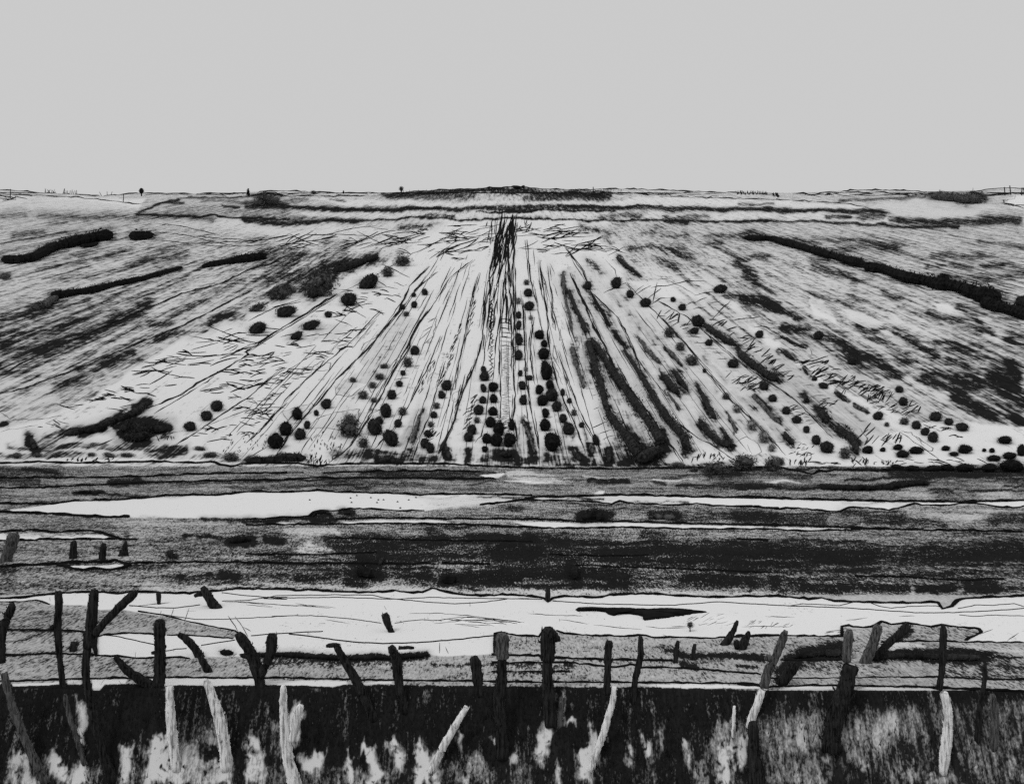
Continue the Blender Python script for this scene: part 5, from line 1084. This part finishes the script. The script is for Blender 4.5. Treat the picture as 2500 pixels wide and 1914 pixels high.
def standing(s, n, h0, h1, w, lean=.15):
    a, b_ = T(s)
    for i in range(n):
        x = a[0] + (b_[0] - a[0]) * (i + rnd.random() * .7) / n; y = a[1] + (b_[1] - a[1]) * i / n
        p, d_ = G(x, max(y, PY_CREST + 2)); k = d_ / F; h = rnd.uniform(h0, h1) * k
        mb.tube([p - Vector((0, 0, .2)), p + Vector((rnd.gauss(0, lean) * h, 0, h))], [w * k * .5, w * k * .3], 4)
standing('A 475,128 600,130', 9, 6, 13, 1.7); standing('A 340,120 430,122', 16, 4, 10, 1.0, .7); standing('A 770,140 870,145', 3, 8, 12, 1.6, 1.5)
standing('C 1880,134 2110,138', 26, 4, 8, 1.5, .4); standing('D 0,136 230,140', 22, 4, 8, 1.4, .4); standing('D 272,152 325,154', 5, 7, 9, 2.6, .3)
standing('B 1200,112 2195,100', 40, 2, 6, 1.3, .8); standing('C 0,98 1000,108', 40, 2, 6, 1.3, .8)
tag(mb.build('grass_tufts', M_grass), 'tiny upright grass stalks standing along the skyline', 'grass', kind='stuff')

# ------------------------------------------------------------------ stakes and posts in front
def smooth_line(ps):
    for _ in range(3):
        ps = [ps[0]] + [((a[0] + 2 * b[0] + c[0]) / 4, (a[1] + 2 * b[1] + c[1]) / 4) for a, b, c in zip(ps, ps[1:], ps[2:])] + [ps[-1]]
    return ps
def shaft(pts, w, d, seed, n=9, flat=1.0, rounded=True, taper=(1, 1), foot=0.0, rough=.035):
    lr = random.Random(seed); k = d / F
    ps = smooth_line(resample(pts, 8, 0.4))
    P3, R = [], []
    m = len(ps)
    for i, (x, y) in enumerate(ps):
        t = i / max(1, m - 1)
        r = 0.5 * w * ZS * k * (taper[0] + (taper[1] - taper[0]) * t) * (1 + lr.gauss(0, rough) + .07 * math.sin(i * .35 + seed))
        if i == 0: r *= .62 if rounded else .9
        if i == 1 and rounded: r *= .93
        P3.append(Vector(((x - CX) * k, d + lr.gauss(0, .004), EYE + (CY - y) * k))); R.append(max(r, .004))
    if foot:
        e = P3[-1] - P3[-2]; e = e.normalized() if e.length else Vector((0, 0, -1)); P3.append(P3[-1] + Vector((e.x, 0, min(e.z, -.2))) * foot); R.append(R[-1])
    mb = MB(); mb.tube(P3, [(r, r * flat) for r in R], n)
    for _ in range(int(5 * m)):          # splinters, lichen and bark rags
        i = lr.randrange(m - 1); a = lr.uniform(0, 6.283); q = P3[i].lerp(P3[i + 1], lr.random()); rr = R[i]
        dv = Vector((math.cos(a), math.sin(a) * flat, 0)); up = Vector((lr.gauss(0, .3), lr.gauss(0, .3), 1)) * rr * lr.uniform(.3, 1.0)
        mb.tri(q + dv * rr * .9 - up * .3, q + dv * rr * lr.uniform(1.0, 1.2) + up * .3, q + dv * rr * .9 + up)
    b = len(mb.v)
    for q in range(b):
        mb.v[q] = mb.v[q] + Vector((lr.gauss(0, .005), lr.gauss(0, .005), lr.gauss(0, .006)))
    return mb, P3[-1]
PG = 'wooden stakes standing along the near bank'
def stake(s, w, label, m=None, foot_px=None, low=None, lw=None, lm=None, taper=(1, 1), extra=(), name='wooden_stake', cat='stake', group=PG, front=0.0):
    pts = T(s)
    f = T(low)[-1] if low else pts[-1]
    if foot_px: f = T(foot_px)[0]
    d = float(dist_at(*f)) - front
    sd = int(pts[0][0] * 7 + pts[0][1])
    mb, end = shaft(pts, w, d, sd, taper=taper, foot=0 if low else .12)
    if not low and not extra:
        o = mb.build(name, m or M_wood, smooth=True, origin=end); return tag(o, label, cat, group)
    root = empty(name, end if not low else Vector(((f[0] - CX) * d / F, d, EYE + (CY - f[1]) * d / F)), label, cat, group)
    mb.build('shaft', m or M_wood, root, smooth=True, origin=end)
    if low:
        lp = T(low); mb, e2 = shaft(lp, lw or w, d - .012, sd + 3, rounded=False, foot=.12, taper=(.85, 1.1)); q = mb.build('lower_shaft', lm or M_woodp, root, smooth=True, origin=e2)
        q['label'] = 'pale bare lower length of the stake' if (lm or M_woodp) is M_woodp else 'darker lower length of the stake'
    for (nm, es, ew) in extra:
        mb, e3 = shaft(T(es), ew, d - .03, sd + 9); mb.build(nm, m or M_wood, root, smooth=True, origin=e3)
    return root
stake('M 445,68 455,150 440,300 440,400 452,500 462,640 480,800', 50, 'straight dark stake, left of the tall forked one', taper=(1.25, .9), extra=(('side_stub', 'M 385,345 400,330 420,350', 40),))
stake('M 722,62 705,250 690,400 675,500', 82, 'tall thick dark forked stake near the left edge', low='M 672,490 655,600 660,760 690,920 725,1060 780,1290 850,1490', lw=66, lm=M_wood, extra=(('branch', 'M 1045,75 1000,110 920,190 880,230 810,300 725,400', 62),))
stake('M 1226,290 1222,420 1228,560 1222,700 1215,800', 86, 'blunt dark stake on pale legs, centre left', low='M 1295,800 1300,900 1305,1050 1320,1200 1350,1400', lw=72, extra=(('side_stub', 'M 1160,545 1200,540', 34),))
stake('M 1365,402 1430,440 1490,500 1530,575', 66, 'short curved dark stake leaning left in the snow gap', taper=(.7, 1.15))
stake('M 1550,36 1575,90 1610,140 1650,200', 74, 'short leaning dark stump at the meadow edge', taper=(.8, 1.2), name='stump', cat='stump', extra=(('side_stub', 'M 1490,110 1540,90', 44),))
stake('M 1214,80 1214,120 1216,172', 42, 'tiny hanging dark stub at the meadow edge', taper=(1, .6), name='stump', cat='stump')
stake('M 1815,395 1850,440 1900,500 1945,600 1985,740 1995,800', 84, 'forked dark stake shaped like a letter V', extra=(('branch', 'M 2085,395 2080,450 2085,530 2040,620 1990,720', 78), ('branch', 'M 1840,560 1900,575 1960,560', 40)))
stake('M 878,572 930,630 985,690 1060,740 1170,800', 66, 'slanting dark stake over the grey band, left', taper=(.7, 1.3))
stake('M 1528,580 1560,620 1592,680', 56, 'short slanting dark peg on the grey band', name='wooden_peg', cat='peg', foot_px='M 1592,690')
stake('M 95,165 80,230 30,320 12,420 10,620', 64, 'bent dark stake at the left edge', low='M 30,700 60,830 95,960 150,1100 215,1260 330,1500', lw=64, lm=M_woodg)
stake('N 690,492 750,590 800,680 850,760 890,840 925,920 965,1020', 74, 'dark stake leaning right, left of the long wire dip', taper=(.9, 1.0), extra=(('side_stub', 'N 615,492 660,478 715,488', 34),))
stake('N 1105,490 1140,545 1155,620 1170,760 1190,870 1205,960', 66, 'dark stake with a pointed side branch, under the wire', extra=(('branch', 'N 1290,506 1240,500 1170,505', 26),), taper=(1.1, 1.1))
stake('N 1750,570 1765,660 1775,740 1785,830 1790,880', 78, 'blunt dark stake whose pale leg leans left', low='N 1690,960 1650,1030 1600,1110 1545,1200 1490,1300 1440,1420', lw=58)
stake('O 80,392 82,480 82,590', 98, 'round-topped grey stake at the end of the snow gap', m=M_woodg, low='O 80,580 80,700 75,790 55,900 70,1050 80,1300', lw=92, lm=M_wood)
stake('O 440,352 430,420 428,600', 108, 'thick round-topped dark stake with a knotted head', m=M_wood, low='O 426,590 424,700 430,800 445,950 450,1060', lw=92, lm=M_wood, extra=(('side_stub', 'O 470,390 510,420 500,450', 60),))
stake('O 905,450 892,540 890,640 888,760 880,860', 58, 'dark straight stake whose pale leg slants far left', low='O 940,800 925,930 890,1040 860,1150 820,1260 770,1400', lw=52)
stake('O 1142,418 1145,520 1142,600 1118,660 1095,770 1085,900', 56, 'slim dark stake bent in the middle', taper=(.8, .9))
stake('O 1428,450 1418,520 1408,620', 34, 'thin short dark picket, left of two beside brambles', name='picket', cat='picket')
stake('O 1555,475 1548,530 1542,600', 34, 'thin short dark picket, right of two beside brambles', name='picket', cat='picket')
stake('O 1882,296 1865,350 1845,400 1785,480', 54, 'tall leaning black stump above the grey bank', name='stump', cat='stump', taper=(.6, 1.3))
stake('O 1970,378 1962,420 1905,515', 58, 'squat black stump beside the tall leaning one', name='stump', cat='stump', taper=(.6, 1.3), extra=(('side_stub', 'O 1870,450 1890,500', 60),))
stake('P 365,385 340,460 300,560 260,640 215,740 205,812', 66, 'light grey stake leaning left, right of the black stumps', m=M_woodg, low='P 192,825 160,920 125,1010 100,1075', lw=60, extra=(('side_stub', 'P 375,375 360,400', 50), ('branch', 'P 250,560 235,600', 60)))
stake('P 115,1070 130,1180 120,1300 150,1549', 100, 'dark trunk-like foot under the light leaning stake', taper=(.7, 1.2))
stake('P 862,365 848,450 838,540 835,612', 66, 'upright grey stake, left of the right twin pair', m=M_woodg, low='P 870,640 845,760 800,900 740,1080 720,1250', lw=140, lm=M_wood)
stake('P 1085,330 1065,400 1030,500 975,620', 80, 'grey stake leaning left, right of the right twin pair', m=M_woodg)
stake('P 1310,330 1240,400 1150,480 1060,570', 64, 'dark fallen stake slanting over the right brambles', foot_px='P 1060,600', taper=(1.1, .8))
stake('P 1578,335 1576,420 1576,520 1572,640 1545,830', 52, 'thin dark stake near the right edge on a pale leg', low='P 1580,845 1605,940 1618,1050 1605,1200 1580,1420', lw=74)
stake('P 1895,645 1892,760 1880,850 1850,1000 1840,1200', 40, 'dim thin stake at far right', taper=(.8, 1.2))
stake('P 450,625 410,680 350,760', 92, 'broad black stub leaning left before the right brambles', taper=(1, .9), foot_px='P 360,780')
stake('O 430,42 430,90 432,150', 54, 'dark stub hanging below the meadow edge, centre', name='stump', cat='stump', taper=(.9, .7))
PG2 = 'pale bare stakes in front of the dark bank'
stake('M 1575,750 1610,830 1640,920 1680,1050 1710,1180 1735,1390', 80, 'broad pale stake leaning right with dark grain, left bank', m=M_woodp, group=PG2, taper=(.8, 1.25))
stake('N 290,792 286,900 290,1000 300,1090 310,1250 330,1380 370,1530', 60, 'pale forked stake left of centre on the bank', m=M_woodp, group=PG2, taper=(.85, 1.7), extra=(('branch', 'N 425,940 395,1000 380,1100 355,1220', 62),))
stake('M 500,860 510,940 535,1040 590,1200 640,1370', 36, 'slim grey stake slanting right on the left bank', m=M_woodg, group=PG2)
stake('O 560,890 530,990 520,1090', 34, 'short thin grey stick on the bank, centre', m=M_woodg, group=PG2)
stake('P 1950,860 1965,960 1975,1080 1960,1250', 60, 'blurred grey stake at the far right of the bank', m=M_woodg, group=PG2)
stake('O 1860,950 1855,1050 1850,1160', 26, 'thin pale stick beside the large snow patch', m=M_woodp, group=PG2)
MG = 'dark stumps in the left meadow'
stake('I 565,690 562,760 560,825', 56, 'dark upright stump, left of three in the meadow', name='stump', cat='stump', group=MG)
stake('I 795,710 788,770 785,832', 54, 'dark upright stump, middle of three in the meadow', name='stump', cat='stump', group=MG)
stake('I 965,690 955,740 945,805', 44, 'dark tapering stump, right of three in the meadow', name='stump', cat='stump', group=MG, taper=(.5, 1.7))
stake('I 1310,770 1312,822', 44, 'little dark stub right of the three meadow stumps', name='stump', cat='stump', group=MG)
stake('I 105,630 90,720 40,850', 90, 'leaning grey stump at the left edge of the meadow', m=M_woodg, name='stump', cat='stump', group=MG)
stake('M 562,460 560,530', 52, 'dark knob on the left grey spit', name='stump', cat='stump', group=MG)

# driftwood, seed-head, tiny tree on the snow band
def lump(s, th, label, name, cat, m=M_ink, z=.5):
    """an outline on the ground made into a low body: domed cross-section, real thickness"""
    pts = resample(T(s), 6, .5)
    cx = sum(p[0] for p in pts) / len(pts); cy = sum(p[1] for p in pts) / len(pts)
    mb = MB(); rings = []
    for f, h in ((1.0, -.02), (.97, th * .6), (.8, th), (.3, th * 1.1)):
        rg = []
        for x, y in pts:
            p, d = G(cx + (x - cx) * f, y + (cy - y) * (1 - f)); p.z += h; rg.append(len(mb.v)); mb.v.append(p)
        rings.append(rg)
    n = len(pts)
    for a, b in zip(rings, rings[1:]):
        for i in range(n): mb.f.append((a[i], a[(i + 1) % n], b[(i + 1) % n], b[i]))
    mb.f.append(tuple(rings[-1]))
    p, _ = G(cx, cy)
    return tag(mb.build(name, m, smooth=True, origin=p), label, cat)
lump('O 635,215 650,203 700,203 780,214 860,208 1000,212 1150,218 1250,222 1330,212 1450,216 1560,224 1655,236 1560,244 1450,262 1340,278 1260,288 1175,298 1160,290 1158,268 1080,252 1000,247 960,252 935,262 890,252 870,236 780,222 700,228 655,228', .07, 'long flat black driftwood log lying on the snow band', 'driftwood_log', 'log')
o = stake('N 1062,242 1075,280 1090,330 1112,385', 92, 'speckled seed-shaped stump leaning on the open snow', name='stump', cat='stump', group=None, taper=(.75, .45), extra=(('knob', 'N 1105,388 1138,395', 26),))
def sapling():
    p, d = G(*T('O 1520,382')[0]); k = d / F
    r = empty('sapling', p, 'tiny bushy sapling on the snow near the black stumps', 'sapling')
    mb = MB(); mb.tube([p - Vector((0, 0, .05)), p + Vector((0, 0, 20 * k))], [1.6 * k, 1.0 * k], 6); mb.build('trunk', M_wood, r, origin=p)
    c = bpy.data.objects.new('crown', CROWN['s'][0]); COL.objects.link(c); c.parent = r; c.location = (0, 0, 17 * k); c.scale = (8 * k, 7 * k, 8 * k)
sapling()
hedge('M 1690,535 1730,540 1780,545', 26, 'spiky dark tussock at the edge of the left snow gap', 'b', None, name='tussock', cat='tussock')
# ------------------------------------------------------------------ wires
WG = 'loose wires along the snow band'
def wire(s, w, label, depth=None):
    mb = MB(); ps = resample(T(s), 12, .35)
    if depth:
        k = depth / F; mb.tube([Vector(((x - CX) * k, depth, EYE + (CY - y) * k)) for x, y in ps], [.5 * w * k] * len(ps), 5)
    else:
        P3, R = [], []
        for i, (x, y) in enumerate(ps):
            p, d = G(x, y); r = .5 * w * d / F; p.z += r * .6; P3.append(p); R.append(r)
        mb.tube(P3, R, 5)
    return tag(mb.build('wire', M_wire, smooth=True), label, 'wire', WG)
dP = 21.3
wire('N 330,398 450,410 600,432 750,452 900,465 1050,470 1200,468 1350,462 1500,450 1700,432 1905,410', 3.4, 'wire sagging from the V-shaped stake to the round-topped stake', dP)
wire('N 40,412 160,402 250,396 420,386 590,378', 2.8, 'short wire rising right from the V-shaped stake', dP)
wire('M 770,408 880,412 1000,440 1180,478', 2.8, 'two-strand wire slanting down to the blunt stake', dP)
wire('M 1540,485 1650,468 1800,445', 2.8, 'short wire right of the curved stake', dP)
wire('M 1260,530 1350,515 1430,510', 2.6, 'short wire between blunt stake and curved stake', dP)
wire('M 1700,85 1850,105 2050,122 2195,120 N 250,125 450,125 700,120 1050,133 1180,134 1400,122 1900,130 2195,133 O 200,131 390,136', 2.6, 'uppermost long wavy wire left of the centre stub')
wire('M 1700,150 1900,145 2050,120 2195,135 N 140,130 235,108 600,103 970,103 1080,128 1300,150 1600,172 1800,160 2000,135 O 60,140', 2.6, 'second wavy wire crossing the uppermost one')
wire('M 1530,178 1340,203 1200,203 990,183', 2.6, 'wire leading left from the leaning meadow-edge stump')
wire('M 1060,225 1300,260 1500,290 1700,288 1900,280 2195,265 N 200,266 350,262 500,260 850,290 1035,318', 2.4, 'low wire curving over the snow towards the seed-shaped stump')
wire('N 1140,318 1250,300 1350,292 1500,300', 2.2, 'short wire right of the seed-shaped stump')
wire('O 470,150 640,160 850,172 1150,178 1400,183 1500,172 1760,155 1950,170 2195,182 P 400,186 800,200 1000,213 1200,228 1400,240 1650,238 1900,225 2100,214 2195,205', 2.8, 'long wavy wire right of the centre stub')
wire('P 400,186 500,172 640,176 780,185 885,158', 2.4, 'small loop of wire above the long right wire')
wire('P 1025,165 1090,190 1180,202 1300,192 1450,185 1550,190', 2.4, 'wire drooping from the right meadow edge')
wire('P 1690,205 1760,195 1820,180 1960,182 2120,170 2195,192', 2.4, 'wavy wire at the right edge of the snow')
wire('P 1700,255 1800,268 1950,258 2195,262', 2.2, 'lowest wavy wire at the right edge')
mb = MB()
def lay(s, w=1.8):
    for seg in s.split(';'):
        draped(mb, T(seg), w, step=10, jit=.4, n=4, wob=.25)
lay('M 1720,155 1900,160 2090,190;M 1800,150 2100,175 2195,182;N 0,155 260,180 500,190 650,205;N 0,175 200,195;N 270,180 560,185 690,200;N 380,165 560,195;N 610,290 800,322;N 560,318 610,318;N 300,312 315,314;N 410,316 425,317;N 1250,243 1500,242 1720,262 1900,285 2100,312;N 1450,300 1640,270 1900,282;N 1550,300 1700,270 2000,295 2130,312;N 1440,320 1700,295 1900,300 2080,318;N 1500,282 1800,310 1900,340;N 1650,330 1790,350;N 1600,325 1870,335;N 1700,310 2000,322;N 1780,275 2060,318;N 1560,298 1900,290 2000,330;O 1180,342 1300,355 1500,352;O 1380,342 1500,340;O 280,243 450,255 700,263;O 0,285 130,300 250,312;O 520,290 600,300 740,325;O 780,330 1000,355 1150,365;M 990,190 1300,160;M 1430,225 1500,222;P 215,265 330,270 440,272;P 30,345 200,340 400,345;O 1860,238 1890,238;P 830,297 1000,275;P 1240,265 1360,260')
strokes_px(mb, 'M 1745,260 1780,310 1830,390;M 1800,265 1850,340 1900,420;M 1860,345 1920,378;M 1410,305 1450,200;M 1305,275 1330,205;M 1225,255 1235,225;N 470,385 495,400;N 0,355 40,378;O 520,285 523,300;N 1060,185 1075,210;N 1715,155 1717,190;N 1485,465 1483,545;N 1530,500 1550,550;P 1860,400 1955,362;P 2065,455 2150,390', 2.2)
patch(mb, 'O 1500,280 1700,240 1800,250 1750,290 1900,330 1600,330', 16, 24, 8, 10, 30, .9, 0)
patch(mb, 'P 30,300 300,300 480,320 440,350 100,350', 18, 38, 10, 8, 22, .9, 0)
patch(mb, 'P 820,340 700,370 650,410 800,412', 8, 3, 4, 14, 40, 1.2, 0)
o = mb.build('dry_stalks', M_twig); tag(o, 'fine dark stalks and straws lying across the near snow band', 'stalks', kind='stuff')
mb = MB()
strokes_px(mb, 'O 870,400 880,425;O 1040,408 1055,425;O 1085,395 1110,415;O 1310,402 1350,420;O 660,440 662,465;O 265,430 268,490;O 335,430 340,480;M 380,120 385,150;M 700,610 640,700;M 810,735 770,790;M 910,755 940,800;M 560,760 570,785;M 1035,540 1037,580;N 255,640 256,720;N 1440,650 1442,690;O 720,690 722,730;O 1260,770 1262,800', 2)
o = mb.build('dry_stalks', M_twig); tag(o, 'short upright straws in front of the grey bands', 'stalks', kind='stuff')
# specks lying on the white field
for i, s in enumerate('J 850,347;J 802,366;J 810,400;J 958,363;J 1015,380;J 1055,379;J 1005,401;J 1162,395;J 1303,362;J 1183,442;J 490,380;J 1248,380'.split(';')):
    x, y = T(s)[0]; p, d = G(x, y)
    if i == 0: st = bpy.data.objects.new('stone', crown_mesh('stone', M_ink, 40, leaves=0, core=1.0))
    else: st = st.copy()
    COL.objects.link(st); st.location = p + Vector((0, 0, .02)); st.scale = (.05, .05, .045)
    tag(st, 'tiny dark pebble on the white field in the valley', 'stone', 'pebbles on the white valley field')

# ------------------------------------------------------------------ dead grass on the near bank
mb = MB()
lr = random.Random(3)
okr = np.where((d_rows > BANK0 + .12) & (d_rows < BANK1 - .04))[0]
okc = np.where((PXc > -40) & (PXc < 2540))[0]
k = 0; tries = 0
while k < 9000 and tries < 60000:
    tries += 1
    i = okr[lr.randrange(len(okr))]; j = okc[lr.randrange(len(okc))]
    if SCR[i, j] < 0.6 * lr.uniform(.8, 1.5): continue
    k += 1
    p = Vector((float(XX[i, j]), float(DD[i, j]), float(ZZ[i, j])))
    h = lr.uniform(.06, .24) * min(1, .25 + 1.6 * (BANK1 - p.y)); w = lr.uniform(.004, .011); ln = lr.gauss(0, .22)
    q = Vector((ln * h, -lr.uniform(0, .5) * h, h))
    mb.tri(p - Vector((w, 0, .02)), p + Vector((w, 0, -.02)), p + q)
o = mb.build('bank_grass', M_grass); tag(o, 'dense dark dead grass covering the near bank', 'grass', kind='stuff')

build_ground()
# ------------------------------------------------------------------ camera, daylight, sky
cam = bpy.data.cameras.new('camera'); co = bpy.data.objects.new('camera', cam); COL.objects.link(co)
co.location = (0, 0, EYE); co.rotation_euler = (math.radians(90), 0, 0)
cam.sensor_width = 36; cam.lens = 36; cam.clip_end = 6000; cam.clip_start = .1
sc.camera = co
SUN_EL, SUN_AZ = math.radians(48), math.radians(215)
sun = bpy.data.lights.new('sun', 'SUN'); so = bpy.data.objects.new('sun', sun); COL.objects.link(so)
sun.energy = 0.85; sun.angle = math.radians(16); sun.color = (1, 1, 1)
so.rotation_euler = (math.radians(90) - SUN_EL, 0, math.radians(180) - SUN_AZ); so.location = (-20, -20, 60)
wd = bpy.data.worlds.new('World'); sc.world = wd; wd.use_nodes = True
nt = wd.node_tree; nt.nodes.clear()
sk = nt.nodes.new('ShaderNodeTexSky'); sk.sky_type = 'NISHITA'; sk.sun_disc = False; sk.sun_elevation = SUN_EL; sk.sun_rotation = SUN_AZ; sk.dust_density = 6
bw = nt.nodes.new('ShaderNodeRGBToBW'); nt.links.new(sk.outputs[0], bw.inputs[0])
mx = nt.nodes.new('ShaderNodeMix'); mx.data_type = 'FLOAT'; mx.inputs[0].default_value = 0.96
nt.links.new(bw.outputs[0], mx.inputs[2]); mx.inputs[3].default_value = 6.1      # a closed, even cloud deck
bg = nt.nodes.new('ShaderNodeBackground'); bg.inputs['Strength'].default_value = 0.1
nt.links.new(mx.outputs[0], bg.inputs['Color'])
wo = nt.nodes.new('ShaderNodeOutputWorld'); nt.links.new(bg.outputs[0], wo.inputs['Surface'])
vs = sc.view_settings; vs.view_transform = 'Standard'; vs.look = 'None'; vs.exposure = 0; vs.gamma = 1
sc.render.engine = 'CYCLES'
sc.cycles.max_bounces = 4; sc.cycles.diffuse_bounces = 2
sc.cycles.use_denoising = False
